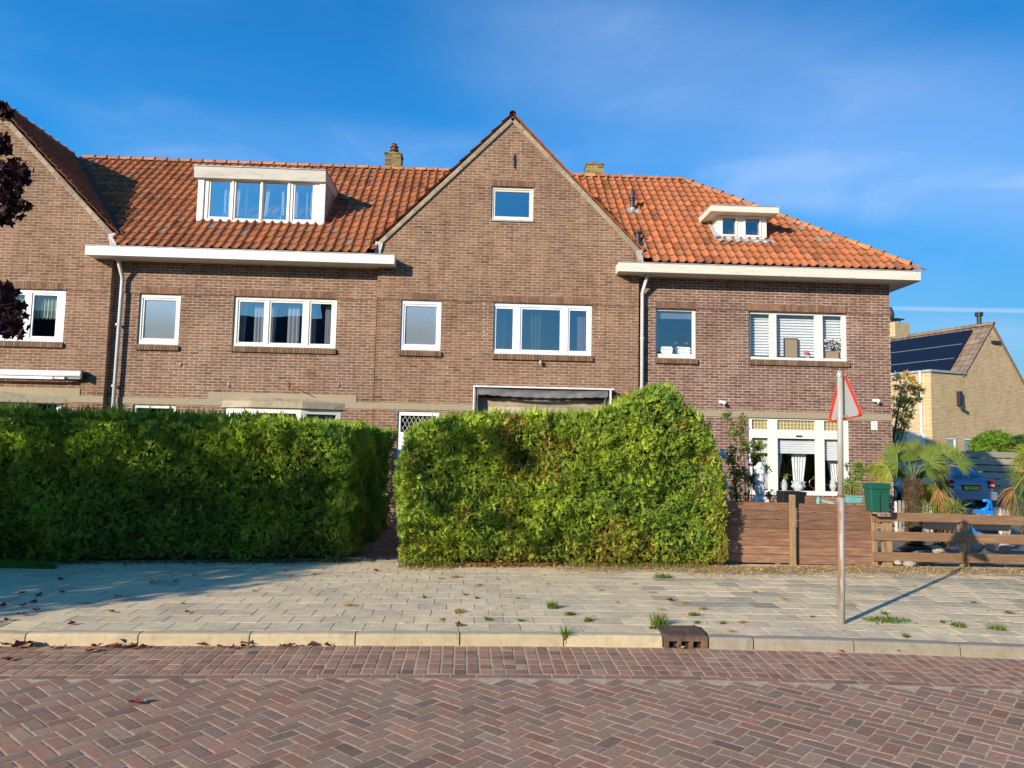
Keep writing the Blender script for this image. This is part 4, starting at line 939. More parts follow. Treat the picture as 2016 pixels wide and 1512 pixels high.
    obj('foliage', join([sprays(P, Nn, .055, .0145, c), sprays(T, np.tile([0, -.2, 1.], (n, 1)), .15, .022, greens(T, seed), k=5, spread=.6, jit=.35), sprays(T2, np.tile([0, -1., .6], (n2, 1)), .10, .015, greens(T2, seed+1)*1.15, k=5, spread=.8, jit=.5)]), 'thuja', r)
    # solid core of inner foliage, the hedge's inner shade put into its dark green
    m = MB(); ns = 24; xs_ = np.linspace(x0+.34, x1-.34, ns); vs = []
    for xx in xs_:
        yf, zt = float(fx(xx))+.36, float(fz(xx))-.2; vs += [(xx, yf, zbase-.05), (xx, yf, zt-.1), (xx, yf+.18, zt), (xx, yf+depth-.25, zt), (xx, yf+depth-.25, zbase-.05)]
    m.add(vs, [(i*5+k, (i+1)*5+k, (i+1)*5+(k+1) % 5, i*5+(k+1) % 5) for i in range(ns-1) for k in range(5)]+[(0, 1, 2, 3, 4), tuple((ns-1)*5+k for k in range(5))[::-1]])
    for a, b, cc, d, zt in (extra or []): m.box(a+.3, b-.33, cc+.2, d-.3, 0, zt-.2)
    obj('hedge_core', m, 'shaded_foliage', r)
    return r
def topz(px, py, Y): return at(px, py, Y).z
pl = [(-120, 795), (0, 797), (200, 803), (400, 808), (560, 816), (700, 832)]
Xl = [at(a, b, 10.6+.0012*max(a, 0)).x for a, b in pl]; Xl[-1] = -1.95
Yl = [float(np.interp(x, [-11, -6.5, -4.24, -1.8], [10.05, 10.5, 10.82, 11.25])) for x in Xl]
Zl = [topz(a, b+9, y+.15) for (a, b), y in zip(pl, Yl)]
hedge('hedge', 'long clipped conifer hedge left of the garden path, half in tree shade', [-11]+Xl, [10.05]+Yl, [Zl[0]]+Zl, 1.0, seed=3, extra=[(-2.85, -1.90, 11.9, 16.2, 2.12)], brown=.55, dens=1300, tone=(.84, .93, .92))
pr = [(794, 852), (820, 832), (880, 818), (960, 812), (1060, 812), (1150, 812), (1195, 806), (1235, 792), (1270, 778), (1300, 766), (1320, 768), (1345, 792), (1375, 818), (1405, 850), (1420, 890)]
Yr = [float(np.interp(a, [785, 1430], [10.82, 11.08])) for a, b in pr]
Xr = [at(a, b, y).x for (a, b), y in zip(pr, Yr)]; Zr = [topz(a, b+(3 if a < 1200 else -8), y+.15) for (a, b), y in zip(pr, Yr)]
Xr.append(Xr[-1]+.10); Yr.append(Yr[-1]+.05); Zr.append(Zr[-1]-.55)
hR = hedge('hedge', 'bright conifer hedge right of the garden path, with a ragged peak at its end', Xr, Yr, Zr, 1.15, seed=11, brown=.24, dens=1300)
def litter_pts(n, pa, pb, wd, z):
    t = rng.random(n); a, b = np.array(pa), np.array(pb); p = a+(b-a)*t[:, None]; q = np.abs(rng.normal(0, 1, n))*wd
    return np.stack([p[:, 0], p[:, 1]-q, np.full(n, z)], 1)
def strands(P, L, W, tint):
    n = len(P); a = rng.random(n)*6.28; d = np.stack([np.cos(a), np.sin(a)*.7, rng.normal(0, .1, n)], 1); s = np.stack([-np.sin(a), np.cos(a), np.zeros(n)], 1)
    ll = (L*(.4+rng.random(n)))[:, None]; ww = W*(.6+.8*rng.random(n))[:, None]; bend = s*(rng.normal(0, .25, n))[:, None]*ll; lift = np.array([0, 0, 1])*rng.random((n, 1))*.03
    V = np.stack([P-d*ll/2-s*ww/2, P-d*ll/2+s*ww/2, P+bend+lift+s*ww/2, P+d*ll/2+s*0, P+bend+lift-s*ww/2], 1).reshape(-1, 3)
    return V, (np.array([(0, 1, 2), (0, 2, 4), (4, 2, 3)])[None]+(np.arange(n)*5)[:, None, None]).reshape(-1, 3), np.repeat(tint, 5, 0)
def strawtint(n): return np.array([1, 1, 1])*(.5+.8*rng.random((n, 1)))*np.array([1, .95, .85])
Pst = np.concatenate([litter_pts(4200, (3.0, 11.1), (6.3, 11.35), .33, .108), litter_pts(3800, (6.2, 11.3), (10.5, 11.35), .3, .108), litter_pts(900, (1.2, 10.9), (3.6, 11.1), .2, .108), litter_pts(160, (-1.0, 10.8), (-.3, 10.9), .18, .108)])
tag(obj('straw_litter', strands(Pst, .2, .008, strawtint(len(Pst))), 'straw'), kind='stuff')
Pl = np.concatenate([litter_pts(1500, (-1.0, 10.95), (3.7, 11.35), .10, .108), litter_pts(500, (-3.6, 11.0), (-1.85, 11.3), .10, .108), litter_pts(300, (-9, 10.3), (-3.6, 11.0), .08, .108)])
tag(obj('hedge_litter', sprays(Pl, np.tile([0, 0, 1.], (len(Pl), 1)), .05, .022, np.tile([.8, .6, .45], (len(Pl), 1))*(.4+.8*rng.random((len(Pl), 1))), k=2, jit=.8), 'dry_leaf'), kind='stuff')
n = 2600; Pg = np.concatenate([litter_pts(320, (1.4, 10.9), (3.4, 11.0), .07, .1), litter_pts(250, (-1.1, 10.8), (-.3, 10.85), .07, .1)])
def fg(n): return Pg
tag(obj('edge_grass', blades(len(Pg), fg, .12, .007, 1.1, ((.9, .8, .5), (1.5, 1.2, .8))), 'leaf_green'), kind='stuff')

# ================================================================ crimson tree beside the camera, its branch tips reach into the left of the view
def leafpoly(P, size, tint, m=5):
    # five-lobed leaves, one polygon each
    n = len(P); u = unit(rng.normal(0, 1, (n, 3))); v = unit(np.cross(u, rng.normal(0, 1, (n, 3)))); V = []
    ang = []; k = 5
    for i in range(k*2): ang.append((math.pi*2*i/(k*2), 1.0 if i % 2 == 0 else .55))
    s_ = size*(.6+.7*rng.random(n))
    for a, r_ in ang: V.append(P+(u*math.cos(a)+v*math.sin(a))*(s_*r_*.5)[:, None])
    V.append(P+np.cross(u, v)*(s_*.08)[:, None]); V = np.stack(V, 1).reshape(-1, 3); F = (np.array([(10, i, (i+1) % 10) for i in range(10)])[None]+(np.arange(n)*11)[:, None, None]).reshape(-1, 3); return V, F, np.repeat(tint, 11, 0)
tr = thing('maple_tree', (-11.4, 4.5, .1), 'dark red maple whose leafy branch tips hang into the left edge of the view', 'tree')
tb = MB(); base = Vector((-11.4, 4.5, 0)); tb.tube([base, base+Vector((.05, 0, 1)), base+Vector((0, .1, 2.2)), base+Vector((.1, .1, 3.6)), base+Vector((0, 0, 5.5))], [.2, .15, .13, .1, .05], 12)
CL = []   # leaf clusters: centre, radius, count
for (px, py, r_, n_) in ((2, 215, .10, 26), (-5, 270, .10, 20), (18, 330, .14, 40), (44, 345, .10, 30), (8, 370, .14, 40), (26, 402, .13, 36), (2, 425, .10, 20), (10, 290, .06, 12), (12, 595, .14, 36), (30, 640, .12, 30), (8, 575, .10, 20), (22, 615, .12, 26), (-30, 620, .2, 60), (-40, 350, .3, 90)):
    c = at(px, py, 6.6+.3*math.sin(px)); CL.append((c, r_, n_))
tips = [Vector(c) for c, r_, n_ in CL if n_]
for t_ in tips:
    a = base+Vector((.05, .05, 2.4+random.random()*1.5)); mid = (a+t_)/2+Vector((0, 0, .35)); tb.tube([a, mid, t_], [.05, .03, .008], 6)
random.seed(3)
for i in range(98):  # unseen crown clusters, placed so that their shade falls on hedge and sidewalk
    if i < 86: c = Vector((random.uniform(-13.4, -9.15), random.uniform(2.7, 5.9), random.uniform(2.1, 4.25))); rr = .6
    else: c = Vector((random.uniform(-12.3, -9.0), random.uniform(4.6, 6.0), random.uniform(4.95, 5.35))); rr = .4
    CL.append((c, rr, 280 if i < 86 else 170))
    if i % 2 == 0: a = base+Vector((0, 0, c.z*.7)); tb.tube([a, (a+c)/2+Vector((0, 0, .15)), c], [.05, .03, .012], 6)
obj('trunk', tb, 'bark', tr, smooth=True)
Ps = []
for c, r_, n_ in CL:
    if n_: p = unit(rng.normal(0, 1, (n_, 3)))*(rng.random((n_, 1))**.5)*r_; Ps.append(p+np.array(c))
P = np.concatenate(Ps); obj('crown', leafpoly(P, .115, np.array([1, 1, 1])*(.6+.8*rng.random((len(P), 1)))), 'maple_leaf', tr)

# ================================================================ fallen leaves and weeds
FL = [(220, 1206), (368, 1206), (141, 1230), (232, 1175), (171, 1190), (120, 1142), (77, 1173), (122, 1167), (46, 1194), (70, 1203), (43, 1170), (65, 1188), (298, 1148), (382, 1133), (108, 1118), (41, 1212), (562, 1125), (4, 1195), (904, 1232), (618, 1131), (740, 1125), (1319, 1183), (345, 1145), (15, 1222)]
FK = [(45, 1273, 2), (12, 1272, 1.3), (60, 1274, 1.2), (30, 1276, 1), (247, 1266, 2.2), (262, 1278, 1.4), (189, 1275, 1.2), (394, 1271, 1.2), (488, 1269, 1.6), (480, 1274, 1.2), (458, 1277, 1), (556, 1274, .9), (573, 1273, 1), (181, 1283, 1.2), (12, 1301, 1), (266, 1386, 1.2), (216, 1275, 1.3), (230, 1276, 1.1), (284, 1275, 1), (300, 1276, .8), (613, 1272, 1), (646, 1273, 1), (432, 1274, .8), (100, 1277, .9), (125, 1276, .8), (1655, 1283, .7), (1768, 1285, .8)]
def curl_leaf(sz):
    m = MB(); n = 10; vs = [(0, 0, .006)]
    for i in range(n):
        a = 2*math.pi*i/n; r_ = sz*(.5 if i % 2 == 0 else .28); vs.append((r_*math.cos(a), r_*math.sin(a), .006+abs(math.cos(a))*sz*random.uniform(.1, .35)))
    k = random.uniform(.7, 1.4); m.t = (k, k, k); m.add(vs, [(0, 1+i, 1+(i+1) % n) for i in range(n)]); return m
lp = [obj('fallen_leaf', curl_leaf(.085), 'fallen_leaf') for _ in range(3)]
used = set()
def putleaf(i, P, s, lab, grp):
    src = lp[i % 3]; o = src if src.name not in used else src.copy()
    if src.name not in used: used.add(src.name)
    else: col.objects.link(o)
    o.location = P; o.scale = (s, s, s); o.rotation_euler = (random.uniform(-.25, .25), random.uniform(-.25, .25), random.uniform(0, 6.28)); tag(o, lab, 'leaf', grp)
i = 0
for (px, py) in FL: putleaf(i, atz(px, py, SWZ+.004), random.uniform(.8, 1.25), 'curled dark red leaf lying on the pale sidewalk slabs', 'fallen leaves on the sidewalk'); i += 1
for (px, py, s) in FK: putleaf(i, atz(px, py, .006), s*1.1, 'dark red dead leaf lying on the brick road near the kerb', 'fallen leaves along the kerb'); i += 1
WD = [(915, 1171, .5, 1), (904, 1205, .8, 1), (1122, 1211, .6, 0), (1157, 1223, .6, 0), (960, 1221, .5, 0), (869, 1221, .4, 1), (1026, 1223, .4, 0), (899, 1137, .7, 1), (942, 1153, .5, 1), (835, 1177, .35, 0), (939, 1178, .35, 0), (1182, 1163, .4, 1), (1740, 1209, .5, 0), (1886, 1234, .8, 0), (1963, 1240, .8, 0), (1987, 1208, .5, 0), (1366, 1212, .6, 0), (1463, 1226, .5, 1), (1372, 1227, .4, 0), (1283, 1167, .4, 1), (1487, 1167, .5, 1), (1544, 1180, .5, 1), (1674, 1192, .6, 1), (1350, 1188, .5, 1), (1386, 1200, .6, 1), (1856, 1226, .4, 0), (1917, 1187, .35, 0), (1783, 1254, .5, 0), (1423, 1228, .4, 0), (1443, 1244, .4, 1), (690, 1193, .6, 1), (870, 1140, .5, 1), (1215, 1186, .3, 1), (1020, 1178, .25, 0), (360, 1189, .25, 0), (500, 1164, .25, 0), (1750, 1130, .3, 1), (1830, 1160, .3, 1), (1600, 1215, .3, 0), (1300, 1200, .35, 1), (1660, 1150, .3, 1), (1250, 1150, .3, 1), (980, 1140, .35, 1), (1080, 1150, .3, 1)]
def tuft(n, h, wd, spread, lean=1.2):
    def f(n): a = rng.random(n)*6.28; r_ = spread*rng.random(n)**.7; return np.stack([r_*np.cos(a), r_*.6*np.sin(a), np.zeros(n)], 1)
    return blades(n, f, h, wd, lean, ((.8, .9, .6), (1.4, 1.2, .9)))
wg = obj('weed', tuft(70, .05, .006, .05), 'leaf_green'); wdry = obj('weed', tuft(60, .035, .006, .06), 'dry_leaf')
first = {0: 1, 1: 1}
for (px, py, s, dry) in WD:
    src = wdry if dry else wg; o = src if first[dry] else src.copy()
    if first[dry]: first[dry] = 0
    else: col.objects.link(o)
    o.location = atz(px, py, SWZ+.002); o.scale = (s*2.1, s*1.7, s*1.3); o.rotation_euler = (0, 0, random.uniform(0, 6))
    tag(o, 'small dry tuft of grass in a sidewalk joint' if dry else 'small green weed tuft in a sidewalk joint', 'weed', 'dry grass tufts in the sidewalk joints' if dry else 'green weed tufts in the sidewalk joints')
def bigweed(px, py, z, n, h, wd, sp, lab):
    o = obj('weed', tuft(n, h, wd, sp), 'leaf_green'); o.location = atz(px, py, z); tag(o, lab, 'weed'); return o
bigweed(1088, 1198, SWZ, 160, .07, .006, .06, 'round bright green grass clump in the middle of the sidewalk')
bigweed(1112, 1266, .02, 40, .14, .017, .045, 'leafy dandelion-like weed growing out of the kerb')
bigweed(1297, 1230, SWZ, 110, .11, .007, .09, 'tall green grass clump behind the storm drain')
bigweed(1747, 1222, SWZ, 420, .035, .007, .25, 'wide flat patch of green weeds right of the sign pole')
bigweed(1305, 1137, SWZ, 120, .06, .008, .13, 'flat green weed patch near the right end of the hedge')
bigweed(1288, 1238, SWZ, 50, .03, .008, .05, 'low clover clump at the left edge of the storm drain')
nj = 900; Pj = np.stack([rng.uniform(-2, 11, nj), rng.uniform(7.3, 11.2, nj), np.full(nj, .098)], 1)
Pj[:, 1] = 7.05+.031*Pj[:, 0]+.14+.3*np.round((Pj[:, 1]-7.19)/.3)+rng.normal(0, .006, nj)
kk = nz3(Pj, 1.7, 2) > .12; Pj = Pj[kk]
tag(obj('joint_moss', blades(len(Pj), lambda n: Pj, .022, .012, 1.5, ((.9, .8, .5), (1.6, 1.2, .7))), 'leaf_green'), kind='stuff')

# ================================================================ storm drain
x0, x1 = DX0+.01, DX1-.01; dr = thing('storm_drain', ((x0+x1)/2, 7.1, 0), 'rusty iron storm drain with ribbed lid and three openings in the kerb', 'drain')
yk = float(ky((x0+x1)/2))
m = MB(); panel(m, rect(x0, x1, -.02, .105), [(x0+(x1-x0)*a, x0+(x1-x0)*b, -.0, .062) for a, b in ((.1, .3), (.38, .58), (.66, .86))], yk-.012, .05); rim(m, rect(x0, x1, -.02, .105), yk-.012, .06)
obj('drain_front', m, 'iron_grate', dr)
m = MB(); m.box(x0, x1, yk+.05, yk+.42, .02, .106)
n = 26
for i in range(n): a = x0+.02+(x1-x0-.04)*i/n; m.box(a, a+(x1-x0-.04)/n*.55, yk+.06, yk+.40, .106, .112)
m.box(x0, x0+.018, yk+.05, yk+.42, .106, .114); m.box(x1-.018, x1, yk+.05, yk+.42, .106, .114); m.box(x0+.018, x1-.018, yk-.012, yk+.055, .106, .114)
obj('drain_lid', m, 'iron_grate', dr); obj('drain_pit', MB().box(x0+.02, x1-.02, yk+.04, yk+.049, -.05, .09), 'room', dr)
yl = obj('fallen_leaf', curl_leaf(.1), 'dry_leaf'); yl.location = (x0+.14, yk-.04, .004); tag(yl, 'yellowed leaf lying in front of the storm drain opening', 'leaf')

# ================================================================ traffic sign seen from behind
pb = atz(1657, 1228, SWZ); pt = at(1653.5, 733, pb.y); sg = thing('traffic_sign', pb, 'triangular warning sign seen from the back on a rusty grey pole', 'traffic sign')
m = MB(); m.tube([pb, pb+(pt-pb)*.5, pb+(pt-pb)*.50], [.034, .034, .029], 20); obj('pole', m, 'galvanised', sg, smooth=True)
m, n_, l_, p_2 = newmat('pole_paint'); p_2.inputs['Roughness'].default_value = .6
tcn = n_.new('ShaderNodeTexCoord'); sep = n_.new('ShaderNodeSeparateXYZ'); l_.new(tcn.outputs['Object'], sep.inputs[0])
mpn = n_.new('ShaderNodeMapping'); mpn.inputs['Scale'].default_value = (12, 12, 2.2); l_.new(tcn.outputs['Object'], mpn.inputs[0])
rn = noi(n_, l_, 1.6, 6, mpn.outputs[0], .7)
# rust on the side away from the road, up to about half height
a1 = n_.new('ShaderNodeMath'); a1.operation = 'MULTIPLY_ADD'; l_.new(sep.outputs[0], a1.inputs[0]); a1.inputs[1].default_value = -9; l_.new(rn, a1.inputs[2])
hz = mapr(n_, l_, sep.outputs[2], 1.30, 1.22); hz2 = mapr(n_, l_, sep.outputs[2], .05, .35)
mm = n_.new('ShaderNodeMath'); mm.operation = 'MULTIPLY'; l_.new(mapr(n_, l_, a1.outputs[0], .50, .62), mm.inputs[0]); l_.new(hz, mm.inputs[1])
m3 = n_.new('ShaderNodeMath'); m3.operation = 'MULTIPLY'; l_.new(mm.outputs[0], m3.inputs[0]); l_.new(hz2, m3.inputs[1])
base_c = mixc(n_, l_, 'MIX', mapr(n_, l_, rn, .35, .65), (.42, .42, .39), (.36, .33, .26))
l_.new(mixc(n_, l_, 'MIX', m3.outputs[0], base_c, (.28, .15, .09)), p_2.inputs['Base Color'])
for ch in sg.children: ch.data.materials[0] = MATS['pole_paint']
m = MB(); m.tube([pb+(pt-pb)*.5, pt], .029, 20); m.lathe((pt.x, pt.y, pt.z), [(.029, 0), (.026, .012), (.006, .018)], 16); obj('upper_pole', m, 'pole_paint', sg, smooth=True)
m = MB(); c = pb+(pt-pb)*.503; m.lathe((c.x, c.y, c.z-.02), [(.034, 0), (.038, .004), (.038, .02), (.03, .03)], 20); obj('pole_joint', m, 'rust', sg)
ec = Vector((.07, -.9975, 0)); nf = Vector((.9975, .07, 0))       # sign width direction, front normal
S = .575; Hs = S*.866; c0 = pb+Vector((.035, .0, 0)); zb = at(1660, 825, pb.y).z
def tri(s_, r_=.03, n=5):    # rounded triangle in (u along ec, z)
    pts = []; cs = [(-s_/2, 0), (s_/2, 0), (0, s_*.866)]; inr = r_
    cen = (0, s_*.2887)
    for i, (a, b) in enumerate(cs):
        d = Vector((cen[0]-a, cen[1]-b)).normalized(); cc = Vector((a, b))+d*(2*inr); a0 = math.atan2(-d.y, -d.x)
        for k in range(n): t = a0-R(60)+R(120)*k/(n-1); pts.append((cc.x+inr*math.cos(t), cc.y+inr*math.sin(t)))
    return pts
def P3(u, z, o):
    u, z = u*math.cos(.075)-z*math.sin(.075), u*math.sin(.075)+z*math.cos(.075)
    return c0+ec*u+nf*o+Vector((0, 0, 0))+Vector((0, 0, zb-c0.z+z))
T = tri(S+.06); T2 = [(a*.90, Hs*.333+(b-Hs*.333)*.90) for a, b in T]; nT = len(T)
off = .05
m = MB(); m.add([P3(a, b, off) for a, b in T]+[P3(a, b, off+.003) for a, b in T], [tuple(range(nT)), tuple(range(nT, 2*nT))[::-1]]+[(i, (i+1) % nT, nT+(i+1) % nT, nT+i) for i in range(nT)]); obj('sign_plate', m, 'sign_back', sg)
m = MB(); m.add([P3(a, b, off-.025) for a, b in T]+[P3(a, b, off-.001) for a, b in T]+[P3(a, b, off-.025) for a, b in [(a*.93, Hs*.333+(b-Hs*.333)*.93) for a, b in T]]+[P3(a, b, off-.001) for a, b in [(a*.93, Hs*.333+(b-Hs*.333)*.93) for a, b in T]], [(i, (i+1) % nT, nT+(i+1) % nT, nT+i) for i in range(nT)]+[(i, (i+1) % nT, 2*nT+(i+1) % nT, 2*nT+i) for i in range(nT)]+[(2*nT+i, 2*nT+(i+1) % nT, 3*nT+(i+1) % nT, 3*nT+i) for i in range(nT)]); obj('red_rim', m, 'red_paint', sg)
m = MB(); m.add([P3(a, b, off+.005) for a, b in T]+[P3(a, b, off+.005) for a, b in [(a*.72, Hs*.333+(b-Hs*.333)*.72) for a, b in T]], [(i, (i+1) % nT, nT+(i+1) % nT, nT+i) for i in range(nT)]); obj('front_border', m, 'red_paint', sg)
m = MB(); m.add([P3(a, b, off+.0045) for a, b in [(a*.72, Hs*.333+(b-Hs*.333)*.72) for a, b in T]], [tuple(range(nT))[::-1]]); obj('front_face', m, 'cool_white_paint', sg)
for z in (.455, .02):
    m = MB(); cz = Vector((pb.x+(pt.x-pb.x)*.9, pb.y, zb+z)); m.lathe((cz.x, cz.y, cz.z-.012), [(.03, 0), (.036, .001), (.036, .034), (.03, .035)], 18); m.obox(cz+ec*.0+nf*.045+Vector((0, 0, .005)), ec*.045, nf*.006, (0, 0, .017)); m.obox(cz+Vector((.045, -.02, .005)), (.012, 0, 0), (0, .02, 0), (0, 0, .008)); obj('clamp', m, 'galvanised', sg)
# ================================================================ board fence, rail fence, mailbox
def X(px, py, Y): return at(px, py, Y).x
FY = 11.46
def boards(name, pxa, pxb, ptop, pbot, lab):
    xa, xb = X(pxa, 1050, FY), X(pxb, 1050, FY); zt, zb = at((pxa+pxb)/2, ptop, FY).z, at((pxa+pxb)/2, pbot, FY).z
    r = thing(name, ((xa+xb)/2, FY, zb), lab, 'fence', 'wooden fence sections'); m = MB(); n = 7; h = (zt-zb)/n
    for i in range(n):
        k = random.uniform(.8, 1.15); m.t = (k*(1.25 if i < 2 else 1), k*(1.35 if i < 2 else 1), k*(1.35 if i < 2 else 1)); j = random.uniform(-.003, .003); s_ = random.uniform(-.004, .004)
        m.add([(xa, FY+j, zb+i*h+.002), (xb, FY+j, zb+i*h+.002+s_), (xb, FY+.025, zb+i*h+.002), (xa, FY+.025, zb+i*h+.002), (xa, FY+j, zb+(i+1)*h-.004), (xb, FY+j, zb+(i+1)*h-.004+s_), (xb, FY+.025, zb+(i+1)*h-.004), (xa, FY+.025, zb+(i+1)*h-.004)],
              [(0, 3, 2, 1), (4, 5, 6, 7), (0, 1, 5, 4), (1, 2, 6, 5), (2, 3, 7, 6), (3, 0, 4, 7)])
    obj('boards', m, 'board_wood', r, bevel=.003)
    for xx in (xa+.25, xb-.25): obj('batten', MB().box(xx, xx+.07, FY+.026, FY+.06, zb-.1, zt-.03), 'post_wood', r)
    return r, zt, zb
f1, z1t, z1b = boards('board_fence', 1400, 1559, 988, 1108, 'brown board fence section beside the hedge, half in the hedge shadow')
f2, _, _ = boards('board_fence', 1571, 1718, 992, 1112, 'brown board fence section behind the sign pole')
def post(name, pxa, pxb, pt, pb_, lab, y0=FY-.09, mt='post_wood', grp='fence posts', d=.07):
    xa, xb = X(pxa, pb_, y0), X(pxb, pb_, y0); zt, zb = at(pxa, pt, y0).z, at(pxa, pb_, y0).z
    return tag(obj(name, MB().box(xa, xb, y0, y0+d, zb-.1, zt), mt, bevel=.005, loc=((xa+xb)/2, y0, zb)), lab, 'post', grp)
post('fence_post', 1558, 1568, 974, 1108, 'slim pale wooden post standing in front of the gap between the board panels')
rf = thing('rail_fence', (X(1860, 1100, 11.4), 11.4, .1), 'low wooden fence of three wide horizontal rails at the right edge', 'fence', 'wooden fence sections')
def rail(pa, pb_, h, y=11.38, notch=0):
    a, b = at(*pa, y), at(*pb_, y); k = random.uniform(.9, 1.15); m = MB(); m.t = (k, k, k)
    m.obox((a+b)/2-Vector((0, -.015, h/2)), (b-a)/2, (0, .014, 0), (0, 0, h/2)); return obj('rail', m, 'rail_wood', rf, bevel=.005)
rail((1756, 1009), (1896, 1011.5), .135); rail((1719, 1016), (1756, 1017), .085); rail((1897, 1013), (2300, 1024), .145)
rail((1719, 1046), (1896, 1050), .135); rail((1897, 1050), (2300, 1061), .145)
rail((1719, 1087), (1900, 1090), .14); rail((1901, 1090), (2300, 1100), .14)
for (a, b, t_) in ((1719, 1728, 1012), (1739, 1757, 1026), (1893, 1907, 1026), (2080, 2095, 1030), (2285, 2300, 1034)):
    y0 = 11.41; m = MB(); m.box(X(a, 1060, y0), X(b, 1060, y0), y0+.002, y0+.07, .05, at(a, t_, y0).z); obj('post', m, 'post_wood', rf, bevel=.004)
mbx = at(1727, 1007, 11.18); w_ = (X(1749, 975, 11.18)-X(1704, 975, 11.18))/2*.93; ht = at(1727, 951, 11.18).z-mbx.z
mr = thing('mailbox', mbx, 'dark green plastic mailbox with overhanging lid at the corner of the fences', 'mailbox')
def taper(c, w0, w1, d0, d1, z0, z1, m): m.add([(c.x-w0, c.y-d0, z0), (c.x+w0, c.y-d0, z0), (c.x+w0, c.y+d0, z0), (c.x-w0, c.y+d0, z0), (c.x-w1, c.y-d1, z1), (c.x+w1, c.y-d1, z1), (c.x+w1, c.y+d1, z1), (c.x-w1, c.y+d1, z1)], [(0, 3, 2, 1), (4, 5, 6, 7), (0, 1, 5, 4), (1, 2, 6, 5), (2, 3, 7, 6), (3, 0, 4, 7)])
m = MB(); taper(mbx, w_*.82, w_*.95, .09, .105, mbx.z, mbx.z+ht*.8, m); obj('box_body', m, 'green_plastic', mr, bevel=.02)
m = MB(); taper(mbx, w_*1.0, w_*.97, .12, .118, mbx.z+ht*.8, mbx.z+ht*.93, m); taper(mbx, w_*.97, w_*.9, .118, .1, mbx.z+ht*.93, mbx.z+ht, m); obj('lid', m, 'green_plastic', mr, bevel=.008)
m = MB(); m.box(mbx.x-.006, mbx.x-.002, mbx.y-.108, mbx.y-.09, mbx.z+.02, mbx.z+ht*.7); m.box(mbx.x-.0, mbx.x+w_*.7, mbx.y-.106, mbx.y-.09, mbx.z+ht*.69, mbx.z+ht*.71); obj('seam', m, 'ink', mr)
obj('bracket', MB().box(mbx.x-.03, mbx.x+.03, mbx.y+.1, FY, mbx.z+.05, mbx.z+.09), 'dark_metal', mr)
# things on and behind the board fence
def planter(px0, px1, pt, pb_, Y, mt, lab, dep=.2):
    a, b = at(px0, pb_, Y), at(px1, pb_, Y); zt = at(px0, pt, Y).z; c = (a+b)/2; r = thing('planter', (c.x, Y+dep/2, a.z), lab, 'planter')
    m = MB(); w2 = (b.x-a.x)/2; taper(Vector((c.x, Y+dep/2, 0)), w2*.88, w2, dep/2*.85, dep/2, a.z, zt, m); obj('trough', m, mt, r, bevel=.01); m = MB(); m.box(a.x-.012, b.x+.012, Y-.012, Y+dep+.012, zt, zt+.02); obj('edge', m, mt, r, bevel=.004); return r, c, zt
tp, tpc, tpz = planter(1668, 1699, 978, 991, 11.55, 'teal_plastic', 'teal planter of dry stems standing on top of the board fence')
n = 90; P = np.stack([rng.uniform(tpc.x-.1, tpc.x+.16, n), rng.uniform(11.58, 11.72, n), np.full(n, tpz)], 1)
V, F, C = blades(n, lambda n: P, .2, .006, 1.2, ((.7, .6, .5), (1.1, 1, .9))); obj('dry_stems', (V, F, C), 'dry_leaf', tp)
n = 60; P = np.stack([rng.uniform(tpc.x-.14, tpc.x+.1, n), rng.uniform(11.58, 11.72, n), rng.uniform(tpz, tpz+.25, n)], 1); obj('leaves', sprays(P, np.tile([0, 0, 1.], (n, 1)), .07, .03, np.tile([1.1, 1.2, .9], (n, 1)), k=3), 'leaf_green', tp)
# black crates and small clutter behind the fence
def crate(px0, px1, pt, pb_, Y, mt, lab, name='crate', dep=.3, cat='crate'):
    a, b = at(px0, pb_, Y), at(px1, pb_, Y); zt = at(px0, pt, Y).z; c = (a+b)/2; m = MB(); w2 = (b.x-a.x)/2
    o = [(a.x, a.z), (b.x, a.z), (b.x, zt), (a.x, zt)]; m.box(a.x, b.x, Y, Y+.015, a.z, zt); m.box(a.x, b.x, Y+dep-.015, Y+dep, a.z, zt); m.box(a.x, a.x+.015, Y+.016, Y+dep-.016, a.z, zt); m.box(b.x-.015, b.x, Y+.016, Y+dep-.016, a.z, zt); m.box(a.x+.016, b.x-.016, Y+.016, Y+dep-.016, a.z, a.z+.015); m.box(a.x-.008, b.x+.008, Y-.01, Y, zt-.03, zt-.005)
    return tag(obj(name, m, mt, loc=(c.x, Y, a.z), bevel=.004), lab, cat)
crate(1543, 1588, 968, 1000, 11.9, 'black_plastic', 'black plastic tub behind the slim pale fence post', 'tub', cat='tub')
crate(1591, 1606, 978, 994, 11.6, 'board_wood', 'small rusty brown box standing on the fence edge', 'box', .12, 'box')
b_ = MB(); c = at(1629, 989, 11.56); b_.obox(c, (.09, 0, -.022), (0, .06, 0), (.006, 0, .022)); tag(obj('brick', b_, 'stone', bevel=.006, loc=c), 'pale brick lying tilted on top of the board fence', 'brick')
b_ = MB(); c = at(1611, 985, 11.58); b_.lathe((c.x, c.y, c.z-.05), [(.03, 0), (.032, .06), (.02, .08), (.012, .11)], 12); tag(obj('bottle', b_, 'teal_plastic', loc=c), 'small pale blue bottle beside the brown box on the fence', 'bottle')
